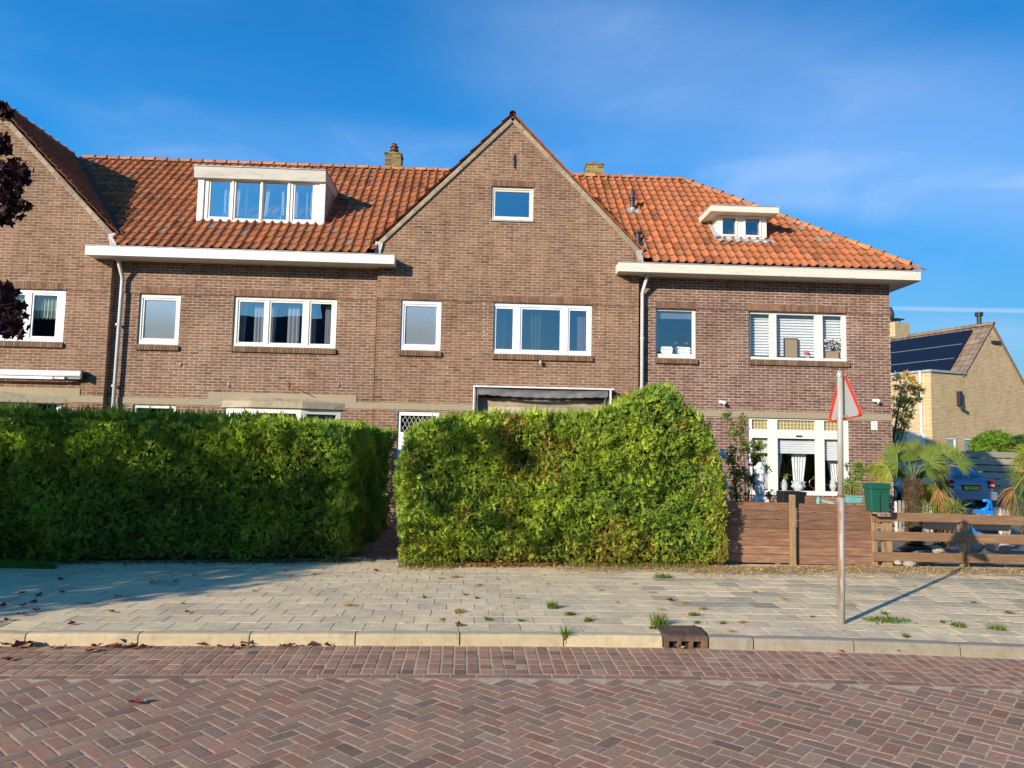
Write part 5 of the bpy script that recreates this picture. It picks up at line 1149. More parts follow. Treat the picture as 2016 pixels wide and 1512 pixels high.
# white stone pedestal with urn
pc = at(1496, 987, 12.3); ps = thing('garden_statue', pc, 'white plaster statue on a pedestal behind the board fence', 'statue')
m = MB(); taper(Vector((pc.x, pc.y, 0)), .115, .115, .115, .115, pc.z-.6, pc.z+.035, m); taper(Vector((pc.x, pc.y, 0)), .10, .06, .1, .06, pc.z+.035, pc.z+.10, m); obj('pedestal', m, 'plaster', ps, bevel=.008)
m = MB(); m.lathe((pc.x, pc.y, pc.z+.10), [(.055, 0), (.07, .03), (.09, .09), (.085, .15), (.06, .19)], 18); obj('urn', m, 'plaster', ps, smooth=True)
m = MB(); m.lathe((pc.x, pc.y, pc.z+.29), [(.07, 0), (.085, .05), (.075, .12), (.06, .16), (.085, .2), (.095, .25), (.08, .29), (.05, .32)], 16)
for i in range(10): a = i*.63; m.ball((pc.x+.08*math.cos(a), pc.y+.08*math.sin(a), pc.z+.5+.06*math.sin(i*2)), (.035, .035, .03), 8, .1)
m.ball((pc.x, pc.y-.02, pc.z+.6), (.055, .055, .06), 10, .04); obj('figure', m, 'plaster', ps, smooth=True)
pc = at(1424, 985, 12.4); m = MB(); m.lathe((pc.x, pc.y, pc.z-.5), [(.1, 0), (.1, .5), (.06, .56), (.05, .62), (.09, .7), (.075, .8), (.04, .84), (.055, .9), (.05, .95), (.01, .99)], 16); tag(obj('garden_statue', m, 'plaster', smooth=False, loc=pc), 'small white garden figure half hidden at the right edge of the hedge', 'statue')
pc = at(1422, 893, 13); m = MB(); m.ball(pc, (.07, .07, .06), 10, .12); m.tube([pc-Vector((0, 0, 1.8)), pc], .006, 8); m.ball(pc+Vector((.05, 0, -.06)), (.04, .04, .05), 8, .1); tag(obj('garden_ornament', m, 'plaster', loc=pc), 'white ornament on a stake peeking past the hedge top right', 'ornament')
# climbing rose beside the leaded window
def shrub(name, lab, cat, pts, Y, L=.07, W=.04, mt='leaf_green', tint=(1, 1, 1), stems=None, dy=.2, brown=0, stem_r=.012, root=None):
    c0_ = at(*root, Y) if root else at(pts[0][0], 1000, Y); c0_.z = .1; r = thing(name, c0_, lab, cat); Ps = []; sb = MB()
    for (px, py, rp, n) in pts:
        c = at(px, py, Y); rr = rp*Y/FPX
        p = unit(rng.normal(0, 1, (n, 3)))*(rng.random((n, 1))**.6)*np.array([rr, min(rr, dy), rr]); Ps.append(p+np.array(c))
        mid = (c0_+c)/2+Vector((random.uniform(-.15, .15), 0, random.uniform(0, .3))); sb.tube([c0_+Vector((random.uniform(-.08, .08), 0, 0)), mid, c], [stem_r, stem_r*.7, stem_r*.3], 6)
    P = np.concatenate(Ps); n = len(P); t = np.array(tint)*(.6+.8*rng.random((n, 1)))*np.array([1, 1, 1])
    b = rng.random((n, 1)) < brown; t = np.where(b, t*np.array([2.2, 1.0, 1.2]), t)
    obj('foliage', sprays(P, unit(rng.normal(0, 1, (n, 3))), L, W, t, k=3, spread=.9), mt, r); obj('stems', sb, 'twig', r); return r
shrub('rose_bush', 'straggly climbing rose with small leaves left of the leaded window', 'shrub', [(1452, 850, 22, 90), (1470, 880, 20, 120), (1440, 900, 22, 110), (1495, 880, 14, 80), (1488, 905, 18, 110), (1455, 935, 24, 150), (1480, 945, 16, 80), (1505, 925, 12, 50), (1430, 820, 12, 30), (1445, 975, 25, 120), (1515, 975, 12, 30), (1462, 825, 12, 26), (1548, 940, 8, 14)], 13.4, .06, .026, brown=.2, dy=.35, root=(1465, 1000))
shrub('potted_shrub', 'sprig of yellow green leaves right of the big leaded window', 'shrub', [(1690, 915, 10, 24), (1700, 925, 12, 40), (1682, 930, 10, 24), (1690, 940, 8, 20), (1668, 918, 6, 10), (1675, 968, 12, 30)], 15.5, .07, .035, tint=(1.3, 1.3, 1), root=(1690, 985))

# ================================================================ palms
def fanleaf(V, F, C, base, hub, r, up, nrm, spread=R(165), n=34, tint=(1, 1, 1), droop=.25, fold=.3):
    up = Vector(up).normalized(); nrm = Vector(nrm); nrm = (nrm-up*nrm.dot(up)).normalized(); sd = up.cross(nrm)
    for i in range(n):
        a = (i/(n-1)-.5)*2*spread/2; d = (up*math.cos(a)+sd*math.sin(a)+nrm*random.uniform(-.12, .12)).normalized(); ll = r*(.92-.18*abs(a)/1.5)*random.uniform(.85, 1.08)
        s2 = d.cross(nrm).normalized(); wd = r*.023; b = len(V); k = random.uniform(.75, 1.25); dr = droop*random.uniform(.4, 1.6)
        for t, ww in ((.0, .2), (.35, 1.), (.7, .62), (1, .05)):
            p = Vector(hub)+d*(ll*t)+Vector((0, 0, -1))*(dr*ll*t*t*t); f_ = nrm*(wd*fold*(1 if i % 2 else -1))
            V += [tuple(p-s2*wd*ww), tuple(p+f_*ww), tuple(p+s2*wd*ww)]
            c = [tint[0]*k*(1+.5*(t > .8)), tint[1]*k, tint[2]*k]; C += [c]*3
        for j in range(3): F += [(b+3*j, b+3*j+1, b+3*j+4, b+3*j+3), (b+3*j+1, b+3*j+2, b+3*j+5, b+3*j+4)]
def palm(name, lab, trunk_px, top_py, Y, rad, leaves, zb=.1):
    t0_ = at(trunk_px, top_py, Y); b0 = Vector((t0_.x+.03, Y, zb)); r = thing(name, b0, lab, 'palm')
    m = MB(); m.tube([b0, b0*.5+t0_*.5+Vector((0, 0, 0)), t0_+Vector((0, 0, -.1)), t0_+Vector((0, 0, .12))], [rad*.85, rad, rad*.9, rad*.4], 16); obj('trunk', m, 'bark', r)
    n = 1500; a = rng.random(n)*6.28; z = rng.uniform(zb, t0_.z, n); P = np.stack([t0_.x+rad*.95*np.cos(a), Y+rad*.95*np.sin(a), z], 1); Nn = np.stack([np.cos(a), np.sin(a), np.full(n, .2)], 1)
    obj('trunk_fibre', sprays(P, Nn, .09, .008, np.tile([.5, .43, .37], (n, 1))*(.5+.8*rng.random((n, 1))), k=3, jit=.5, droop=.4), 'dry_leaf', r)
    st = MB(); k_ = 0
    for (hx, hy, rp, ang, kind, dy) in leaves:     # hub pixel, radius in pixels, direction angle in the leaf plane (deg, 0 = up, + = right), kind
        Yh = Y+dy; hub = at(hx, hy, Yh); rr = rp*Yh/FPX; up = Vector((math.sin(R(ang)), random.uniform(-.25, .25), math.cos(R(ang)))); nrm = Vector((random.uniform(-.5, .5), -1, random.uniform(.1, .7)))
        V, F, C = [], [], []; tint = {'g': (1, 1, 1), 'y': (1.7, 1.35, 1), 'd': (1, .85, .7), 'k': (.6, .7, .8)}[kind]
        fanleaf(V, F, C, t0_, hub, rr, up, nrm, R(165 if kind != 'd' else 75), 34 if kind != 'd' else 20, tint, droop=.08 if kind in 'gk' else .4)
        st = MB(); mid = (t0_+hub)/2+Vector((0, 0, .08)); st.tube([t0_, mid, hub], [.014, .01, .008], 6)
        s_ = obj('frond', (np.array(V), [tuple(f) for f in F], np.array(C)), 'palm_leaf' if kind != 'd' else 'dry_leaf', r); obj('stalk', st, 'palm_leaf' if kind != 'd' else 'dry_leaf', s_)
    return r
palm('palm_tree', 'stout fan palm with shaggy trunk behind the green mailbox', 1797, 944, 13.0, .115,
     [(1764, 896, 40, -38, 'g', -.1), (1790, 908, 46, -8, 'g', 0), (1808, 905, 46, 14, 'g', .1), (1768, 912, 48, -80, 'g', -.2), (1826, 912, 44, 40, 'g', -.1), (1745, 920, 46, -110, 'y', -.2), (1752, 925, 42, -100, 'y', -.3), (1822, 925, 42, 95, 'g', -.2), (1775, 925, 36, -150, 'k', .1), (1812, 930, 36, 160, 'k', .1), (1790, 890, 36, -20, 'k', .3), (1836, 920, 44, 70, 'g', .1), (1728, 918, 40, -160, 'y', -.3), (1800, 892, 40, 2, 'g', .2), (1815, 890, 30, 15, 'y', .3), (1780, 900, 42, -25, 'g', .25), (1845, 915, 38, 100, 'y', 0)])
palm('palm_tree', 'smaller fan palm with drooping dry fronds, right of the stout palm', 1850, 940, 14.0, .08,
     [(1848, 895, 36, 5, 'g', .1), (1866, 900, 40, 35, 'g', 0), (1880, 912, 40, 70, 'g', -.1), (1832, 900, 34, -30, 'y', .1), (1842, 920, 34, -160, 'k', 0), (1884, 910, 42, 80, 'g', -.2), (1835, 955, 54, 200, 'd', -.6), (1842, 955, 62, 168, 'd', -.8), (1860, 975, 72, 150, 'd', -1.0), (1846, 960, 56, 180, 'd', -.9), (1830, 955, 38, 215, 'y', -.6), (1870, 995, 60, 145, 'd', -1.2), (1858, 985, 50, 172, 'd', -1.1), (1862, 893, 34, 22, 'g', .2), (1838, 893, 32, -15, 'g', .2), (1850, 950, 50, 190, 'y', -.7)])
palm('palm_tree', 'fan palm cut off by the right edge with tan hanging fronds', 2035, 930, 12.8, .1,
     [(2020, 893, 44, -75, 'y', 0), (2008, 905, 34, -150, 'y', 0), (2035, 900, 50, -20, 'g', 0), (2000, 960, 58, -125, 'd', -.2), (1996, 965, 40, -150, 'd', -.3), (2020, 930, 46, 180, 'g', .1), (1998, 1000, 34, 170, 'y', -.2)])
shrub('young_palm', 'low young palm sprouts behind the rail fence', 'plant', [(1835, 1006, 10, 14), (1874, 1000, 9, 16), (1888, 1004, 9, 12), (1815, 1008, 8, 8)], 12.6, .22, .014, 'palm_leaf', (1, 1.1, 1), root=(1850, 1020))
shrub('olive_shrub', 'airy grey green shrub at the right edge of the picture', 'shrub', [(1998, 940, 16, 120), (2010, 960, 18, 140), (2000, 985, 14, 90), (2025, 975, 26, 200), (2008, 1000, 14, 60), (1990, 925, 10, 40), (2030, 1005, 22, 120)], 13.6, .07, .010, 'leaf_green', (1.0, 1.0, 2.6), root=(2020, 1030))
# rocks and troughs behind the rails
def rock(px, py, rp, Y, lab, sq=.7, i=0):
    c = at(px, py, Y); rr = rp*Y/FPX; m = MB(); m.ball((c.x, c.y, c.z), (rr, rr*.7, rr*sq), 10, .16); return tag(obj('rock', m, 'stone', loc=c), lab, 'rock', 'garden rocks')
rock(1846, 1082, 12, 11.75, 'pale yellow stone under the middle rail of the fence')
rock(1922, 1076, 16, 11.9, 'largest grey rock behind the rail fence'); rock(1950, 1078, 11, 11.8, 'rough grey rock beside the largest rock')
rock(1768, 1108, 8, 11.35, 'small mossy stone at the foot of the fence, left one of two', .6); rock(1790, 1110, 13, 11.35, 'flat mossy stone at the foot of the fence, right one of two', .45)
rock(1978, 1078, 12, 11.9, 'blue grey rounded slab behind the rail fence', 1.3)
m = MB(); c = at(1807, 1092, 12.0); m.lathe((c.x, c.y, c.z-.05), [(.24, 0), (.26, .06), (.25, .16), (.2, .2), (.17, .2), (.17, .1)], 24); tag(obj('tub', m, 'black_plastic', loc=c), 'round black tub lying behind the lowest rail', 'tub')
tb1, _, _ = planter(1828, 1886, 1031, 1043, 12.1, 'dark_slate', 'long dark trough seen under the top rail, left one', .25)
tb2, _, _ = planter(1932, 1992, 1033, 1045, 12.1, 'dark_slate', 'long dark trough seen under the top rail, right one', .25)
m = MB(); c = at(1940, 1046, 12.4); m.obox(c, (.16, 0, 0), (0, .1, 0), (0, 0, .05)); tag(obj('box', m, 'blue_plastic', bevel=.01, loc=c), 'blue box behind the right trough', 'box')
# blue plastic toy slide or chair
c = at(1941, 1003, 12.5); cr_o = thing('garden_chair', c, 'bright blue plastic garden chair frame behind the rail fence', 'chair')
m = MB(); pts = [at(a, b, 12.5) for a, b in ((1951, 1008), (1950, 995), (1948, 988), (1942, 985), (1935, 986))]; m.tube(pts, [.028, .032, .034, .03, .024], 10); m.tube([at(1948, 990, 12.5), at(1944, 1001, 12.45), at(1932, 1006, 12.4)], [.03, .036, .03], 10); obj('frame', m, 'blue_plastic', cr_o, smooth=True)
m = MB(); a = at(1938, 1008, 12.4); m.obox(a, (.09, 0, 0), (0, .12, 0), (0, 0, .035)); obj('seat', m, 'blue_plastic', cr_o, bevel=.01)
# picket fence
pf0 = thing('picket_fence', at(1860, 1020, 15.6), 'low pale picket fence with rounded tops behind the palms', 'fence')
xa, xb = X(1762, 1000, 15.6), X(1990, 1000, 15.6); n = int((xb-xa)/.085)
for i in range(n):
    x = xa+i*(xb-xa)/n; m = MB(); zt = at(1860, 988 if i < n*.55 else 1000, 15.6).z+.02*math.sin(i*.8)
    m.prism([(x, .1), (x+.05, .1), (x+.05, zt-.025), (x+.038, zt-.006), (x+.025, zt), (x+.012, zt-.006), (x, zt-.025)], 1, 15.6, 15.62); obj('picket', m, 'grey_wood' if i % 3 else 'old_white_paint', pf0)
obj('rail', MB().box(xa, xb, 15.622, 15.65, .55, .61), 'grey_wood', pf0); obj('rail', MB().box(xa, xb, 15.622, 15.65, .2, .26), 'grey_wood', pf0)

# ================================================================ awnings, cameras, small wall things
Yc = YG-.30; aw = thing('awning', ((X(932, 757, Yc)+X(1208, 766, Yc))/2, YG, 2.9), 'retracted grey canvas awning with white frame over the middle bay window', 'awning')
xa, xb = X(932, 757, Yc), X(1209, 768, Yc); zt = (at(932, 757, Yc).z+at(1209, 767, Yc).z)/2
m = MB(); m.box(xa, xb, Yc-.02, Yc+.02, zt-.035, zt); m.box(xa, xb, Yc+.02, YG-.005, zt-.012, zt-.002); obj('top_bar', m, 'cool_white_paint', aw, bevel=.004)
m = MB(); m.box(xa, xa+.03, Yc-.018, Yc+.018, 1.9, zt-.036); obj('side_post', m, 'cool_white_paint', aw, bevel=.004)
m = MB(); m.box(xb-.10, xb-.06, Yc-.018, Yc+.018, 1.9, zt-.036); obj('side_post', m, 'cool_white_paint', aw, bevel=.004)
m = MB(); n = 60; vs = []
for j in range(7):
    for i in range(n+1):
        s_ = i/n; sag = math.sin(s_*math.pi); t = j/6; z = zt-.04-t*(.14+.05*sag)-(.02*abs(math.sin(s_*38)) if j == 6 else 0); y = Yc+.03+.05*math.sin(t*3.1)*sag+.02*math.sin(s_*25+t*3)*t
        vs.append((xa+.07+(xb-xa-.2)*s_, y, z))
m.add(vs, [(j*(n+1)+i, j*(n+1)+i+1, (j+1)*(n+1)+i+1, (j+1)*(n+1)+i) for j in range(6) for i in range(n)]); obj('canvas', m, 'canvas', aw, smooth=True)
m = MB(); vs = []
for j in range(6):
    for i in range(n+1):
        s_ = i/n; sag = math.sin(s_*math.pi); t = j/5; z = zt-.19-.03*sag-t*.10*sag; vs.append((xa+.25+(xb-xa-.55)*s_, Yc+.12+.03*math.sin(t*2.5), z))
m.add(vs, [(j*(n+1)+i, j*(n+1)+i+1, (j+1)*(n+1)+i+1, (j+1)*(n+1)+i) for j in range(5) for i in range(n)]); obj('canvas_fold', m, 'canvas', aw, smooth=True)
for (x_, s_) in ((xa+.05, 1), (xb-.16, -1)):
    m = MB(); vs = []; n2 = 16
    for j in range(9):
        for i in range(n2+1): t, u = j/8, i/n2; vs.append((x_+s_*(.03*math.sin(u*14+t*4)+.05*t), Yc+.03+u*.24, zt-.05-t*1.0-.02*math.sin(u*9)))
    m.add(vs, [(j*(n2+1)+i, j*(n2+1)+i+1, (j+1)*(n2+1)+i+1, (j+1)*(n2+1)+i) for j in range(8) for i in range(n2)]); obj('side_canvas', m, 'canvas', aw, smooth=True)
YA = YG-.2; a0, a1 = at(-180, 727, YA), at(158, 736, YA); zc = at(100, 734, YA).z
aw2 = thing('awning', ((a0.x+a1.x)/2, YG, zc), 'closed white cassette awning over the bay window at the left edge', 'awning')
m = MB(); m.prism([(YG-.01, zc-.05), (YA+.02, zc-.07), (YA, zc-.03), (YA+.01, zc+.03), (YA+.06, zc+.06), (YG-.01, zc+.06)], 0, a0.x, a1.x); obj('cassette', m, 'cool_white_paint', aw2, bevel=.01)
m = MB(); m.box(a0.x, X(105, 745, YA), YA-.03, YA+.02, zc-.145, zc-.085); obj('front_bar', m, 'cool_white_paint', aw2, bevel=.008)
m = MB(); m.box(a1.x+.002, a1.x+.05, YA-.01, YG-.01, zc-.13, zc+.06); obj('end_cap', m, 'black_plastic', aw2, bevel=.01)
m = MB(); m.bar((X(104, 745, YA), YA, zc-.11), (X(155, 745, YA), YA+.08, zc-.10), .04, .035); m.bar((X(108, 748, YA), YA-.01, zc-.11), (X(128, 748, YA), YA-.01, zc-.11), .05, .05); obj('folding_arm', m, 'galvanised', aw2)
def camera_(px, py, lab):
    c = at(px, py, YW-.06); r = thing('security_camera', (c.x, YW-.02, c.z), lab, 'camera', 'security cameras on the corner house'); m = MB(); m.tube([(c.x-.05, YW-.02, c.z+.02), (c.x-.05, YW-.09, c.z+.02)], [.04, .035], 14); m.obox((c.x-.01, c.y-.01, c.z+.015), (.065, 0, 0), (0, .03, 0), (0, 0, .032)); obj('housing', m, 'cool_white_paint', r, bevel=.008)
    m = MB(); m.ball((c.x+.035, c.y-.03, c.z-.02), .045, 14); obj('camera_dome', m, 'cool_white_paint', r, smooth=True); m = MB(); m.ball((c.x+.035, c.y-.055, c.z-.028), .026, 12); obj('lens', m, 'black_plastic', r, smooth=True)
camera_(1726, 790, 'white dome camera on the brickwork near the right corner of the row'); camera_(1423, 793, 'white dome camera on the brickwork above the hedge peak')
c = at(1066, 714, YG-.08); m = MB(); m.lathe((c.x-.02, c.y, c.z-.05), [(.02, 0), (.032, .02), (.036, .09), (.02, .1)], 14); m.box(c.x-.03, c.x-.01, c.y, YG, c.z+.03, c.z+.045); tag(obj('wall_lamp', m, 'galvanised', loc=c), 'small grey lamp on the wall under the middle upstairs window', 'lamp')
for (px, lab) in ((449, 'small steel hook above the left bay canopy, left one'), (666, 'small steel hook above the left bay canopy, right one')):
    c = at(px, 757, YW-.02); m = MB(); m.box(c.x-.012, c.x+.012, YW-.014, YW-.0, c.z-.05, c.z+.05); m.tube([(c.x, YW-.01, c.z-.03), (c.x, YW-.05, c.z-.035), (c.x, YW-.055, c.z-.01)], .007, 8); tag(obj('wall_hook', m, 'galvanised', loc=c), lab, 'hook', 'wall hooks')
m = MB(); a, b = at(568, 757, YW-.03), at(586, 766, YW-.35); m.tube([a, b], .01, 8); m.box(a.x-.012, a.x+.012, YW-.02, YW, a.z-.07, a.z+.05); tag(obj('wall_bracket', m, 'rust', loc=a), 'thin rusty iron bracket above the left bay canopy', 'bracket')
m = MB(); c = at(354, 718, YW-.02); m.ball(c, (.035, .012, .03), 10, .15); m.ball(c+Vector((-.06, 0, .01)), (.025, .01, .02), 8, .15); tag(obj('wall_plug', m, 'mortar', loc=c), 'small grey lump of mortar on the wall under the single window', 'mortar patch')
# house plate with faint writing
c = at(1721.5, 838, YW-.015); pw = thing('house_sign', c, 'small white tile with faint writing near the right corner of the brick wall', 'sign'); m = MB(); m.box(c.x-.075, c.x+.075, YW-.02, YW-.003, c.z-.105, c.z+.105); obj('tile', m, 'cool_white_paint', pw, bevel=.004)
def text(s, size, loc, rot, mt, parent, name='lettering', ext=.0008, align='CENTER'):
    cu = bpy.data.curves.new(name, 'FONT'); cu.body = s; cu.size = size; cu.extrude = ext; cu.align_x = align; cu.align_y = 'CENTER'
    o = bpy.data.objects.new(name, cu); col.objects.link(o); dg = bpy.context.evaluated_depsgraph_get(); me = bpy.data.meshes.new_from_object(o.evaluated_get(dg)); bpy.data.objects.remove(o)
    o = bpy.data.objects.new(name, me); col.objects.link(o); me.materials.clear(); me.materials.append(MATS[mt]); o.rotation_euler = rot; o.location = Vector(loc)-ROOT[parent.name]; o.parent = parent; ROOT[o.name] = Vector(loc); return o
mat('faded_ink', (.28, .3, .29), .8, .05)
text('46', .055, (c.x, YW-.0215, c.z-.07), (R(90), 0, 0), 'faded_ink', pw)
m = MB()
for (u0, u1, v) in ((-.045, -.01, .075), (.0, .04, .075), (-.01, .015, .04), (-.05, .05, .012), (-.005, .045, -.025)): m.box(c.x+u0, c.x+u1, YW-.0215, YW-.0203, c.z+v-.008, c.z+v+.006)
obj('line_of_writing', m, 'faded_ink', pw)

# ================================================================ things on the window sills
zs_ = gz0+.085
def sillx(px): return at(px, 950, YW+.2).x
r = thing('bird_figurine', (sillx(1543), YW+.2, zs_), 'white ceramic bird figurine in the leaded window', 'figurine'); m = MB(); x = sillx(1544); m.lathe((x, YW+.2, zs_), [(.09, 0), (.06, .05), (.075, .1), (.07, .17), (.05, .23), (.03, .27)], 14); m.ball((x+.02, YW+.19, zs_+.31), (.045, .04, .045), 10); m.tube([(x+.05, YW+.18, zs_+.31), (x+.085, YW+.17, zs_+.29)], [.015, .003], 8); m.ball((x-.08, YW+.2, zs_+.12), (.035, .04, .08), 8, .1); obj('body', m, 'plaster', r, smooth=True)
r = thing('swan_vase', (sillx(1571), YW+.2, zs_), 'white ceramic vase with two swan necks in the leaded window', 'vase'); x = sillx(1571); m = MB(); m.lathe((x, YW+.2, zs_), [(.09, 0), (.08, .02), (.13, .07), (.135, .13), (.1, .18), (.11, .23)], 18); obj('bowl', m, 'plaster', r, smooth=True)
for s_ in (-1, 1): m = MB(); m.tube([(x+s_*.10, YW+.18, zs_+.08), (x+s_*.15, YW+.18, zs_+.12), (x+s_*.12, YW+.18, zs_+.17), (x+s_*.13, YW+.18, zs_+.22), (x+s_*.16, YW+.18, zs_+.22), (x+s_*.165, YW+.17, zs_+.19)], [.035, .03, .02, .018, .018, .006], 10); obj('swan_neck', m, 'plaster', r, smooth=True)
r = thing('brass_ornament', (sillx(1600), YW+.2, zs_), 'round brass ring ornament on a foot in the leaded window', 'ornament'); x = sillx(1602); m = MB(); cz = zs_+.19; m.tube([(x+.11*math.cos(t*.3142), YW+.2, cz+.11*math.sin(t*.3142)) for t in range(21)], .009, 8, False); m.lathe((x, YW+.2, zs_), [(.06, 0), (.05, .01), (.012, .03), (.012, .08)], 12); m.lathe((x, YW+.2, cz+.11), [(.012, 0), (.006, .05), (.001, .07)], 8); obj('ring', m, 'brass', r, smooth=True)
x = sillx(1640); m = MB(); m.lathe((x, YW+.2, zs_), [(.05, 0), (.04, .02), (.07, .08), (.085, .14), (.06, .22), (.07, .26)], 16); tag(obj('vase', m, 'plaster', smooth=True, loc=(x, YW+.2, zs_)), 'pale round vase in the right light of the leaded window', 'vase')
zu = 4.02+.075
def ux(px): return at(px, 690, YW+.15).x
r = thing('picture_frame', (ux(1557), YW+.15, zu), 'upright picture frame seen from its cardboard back in the upstairs window', 'picture frame'); m = MB(); x0_, x1_ = ux(1543), ux(1571); zz = at(1557, 666, YW+.15).z; m.box(x0_+.02, x1_-.02, YW+.145, YW+.16, zu+.02, zz-.02); obj('backing', m, 'card', r); m = MB(); panel(m, rect(x0_, x1_, zu, zz), [(x0_+.022, x1_-.022, zu+.022, zz-.022)], YW+.135, .02); rim(m, rect(x0_, x1_, zu, zz), YW+.135, .03); obj('frame', m, 'dark_slate', r)
x = ux(1587); r = thing('flower', (x, YW+.14, zu), 'pink cloth flower on the sill beside the picture frame', 'flower'); m = MB(); m.ball((x, YW+.14, zu+.13), (.06, .04, .05), 10, .25); obj('blossom', m, 'pink', r); m = MB(); m.tube([(x, YW+.14, zu), (x, YW+.14, zu+.1)], .006, 6); m.ball((x+.04, YW+.14, zu+.04), (.05, .03, .03), 8, .2); obj('leaf', m, 'plaster', r)
r = thing('box', (ux(1637), YW+.14, zu), 'cardboard box with a black and white beaded top in the upstairs window', 'box'); m = MB(); x0_, x1_ = ux(1626), ux(1650); m.box(x0_, x1_, YW+.13, YW+.18, zu, zu+.20); m.box(x0_, x0_+.1, YW+.13, YW+.18, zu+.2, zu+.36); m.box(x1_-.13, x1_-.03, YW+.13, YW+.18, zu+.2, zu+.36); obj('carton', m, 'card', r)
m = MB(); m2 = MB()
for i in range(120):
    t_ = (m, m2)[random.random() < .45]; a, b = random.uniform(ux(1622), ux(1655)), random.uniform(zu+.18, zu+.46); t_.ball((a, YW+.115, b), random.uniform(.012, .022), 6)
obj('white_beads', m, 'plaster', r); obj('black_beads', m2, 'ink', r)
def stack(px, w_, n, lab):
    x = at(px, 690, YW+.2).x; r = MB()
    for i in range(n): r.t = random.choice([(4.5, 2, 1.5), (4.2, 1.9, 1.4), (1.6, 1.5, 1.3), (3.5, 1.8, 1.4)]); a = random.uniform(-.02, .02); r.obox((x+a, YW+.2, 4.115+i*.03), (w_*random.uniform(.8, 1), 0, random.uniform(-.006, .006)), (0, .1, 0), (0, 0, .014))
    return tag(obj('folded_cloths', r, 'cloth_blue', bevel=.01, loc=(x, YW+.2, 4.1)), lab, 'cloths', 'folded cloths in the window')
stack(1312, .15, 6, 'left pile of folded pale cloths in the single upstairs window'); stack(1345, .17, 6, 'right pile of folded blue and white cloths in the single upstairs window')
for px in (1330, 1352): c = at(px, 676, YW+.2); m = MB(); m.ball(c, (.045, .03, .03), 8, .25); tag(obj('flower', m, 'pink', loc=c), 'small pink flower on the cloths, %s one' % ('left' if px < 1340 else 'right'), 'flower', 'pink flowers on the cloths')

# ================================================================ yellow brick house at the right
ax_ = Vector((math.sin(R(70.5)), math.cos(R(70.5)), 0)); bx_ = Vector((math.sin(R(-19.5)), math.cos(R(-19.5)), 0)); UPV = Vector((0, 0, 1))
DY = 31.0; cy_ = at(1832, 731, DY); O = Vector((cy_.x, cy_.y, 0)); ZF = cy_.z
yh = thing('detached_house', O+ax_*3+bx_*3, 'yellow brick house with dark solar panels on its roof at the right edge', 'house')
def yp(a, b, z): return O+ax_*a+bx_*b+UPV*z
def on_front(px, py): return atplane(px, py, O, bx_)        # front plane (contains ax_)
def fa_(px, py): p = on_front(px, py); return (p-O).dot(ax_), p.z
ga, gz = fa_(1898, 738); apa, apz = fa_(1953, 641); rga, rgz = fa_(2016, 757)
sl = (apz-rgz)/(rga-apa); rga2 = apa+(apz-2.6)/sl
slL = (apz-gz)/(apa-ga)
wins = []
for (a, b, t_) in ((1785, 1822, 853), (1861, 1884, 859), (1895, 1918, 860)): wins.append((a, b, t_))
w1 = [fa_(1863, 861)+fa_(1883, 861), fa_(1897, 862)+fa_(1917, 862)]
# front wall polygon in (a,z), with two narrow windows
poly = [(0, 0), (rga2, 0), (rga2, 2.6), (apa, apz), (ga, gz), (ga, ZF), (0, ZF)]
holes = [(q[0], q[2], 1.1, q[1]) for q in w1]
pts = [[Vector((a, b, 0)) for a, b in poly]]+[[Vector((a, b, 0)) for a, b in ((h[0], h[2]), (h[1], h[2]), (h[1], h[3]), (h[0], h[3]))] for h in holes]
fl_ = [p for q in pts for p in q]; m = MB(); m.add([yp(p.x, 0, p.y) for p in fl_], [tuple(t) for t in tessellate_polygon(pts)])
# left side wall (contains bx_): through the corner, going back
BL_ = 11
lw_ = atplane(1785, 855, O, ax_); l2 = atplane(1822, 853, O, ax_)
m.add([yp(0, 0, 0), yp(0, BL_, 0), yp(0, BL_, ZF), yp(0, 0, ZF)], [(0, 1, 2, 3)])
m.add([yp(rga2, 0, 0), yp(rga2, BL_, 0), yp(rga2, BL_, 2.6), yp(rga2, 0, 2.6)], [(0, 1, 2, 3)])
m.add([yp(0, BL_, 0), yp(rga2, BL_, 0), yp(rga2, BL_, 2.6), yp(apa, BL_, apz), yp(ga, BL_, gz), yp(0, BL_, ZF)], [(0, 1, 2, 3, 4, 5)])
obj('wall', m, 'yellow_brick', yh)
m = MB(); m.add([yp(-.02, -.02, ZF-.02), yp(ga, -.02, ZF-.02), yp(ga, BL_, ZF-.02), yp(-.02, BL_, ZF-.02)], [(0, 1, 2, 3)]); obj('flat_roof', m, 'dark_slate', yh)
m = MB(); m.obox(yp(ga/2, -.03, ZF+.03), ax_*(ga/2+.05), bx_*.04, UPV*.05); m.obox(yp(-.04, BL_/2, ZF+.03), ax_*.04, bx_*(BL_/2), UPV*.05); obj('roof_edge', m, 'lead', yh)
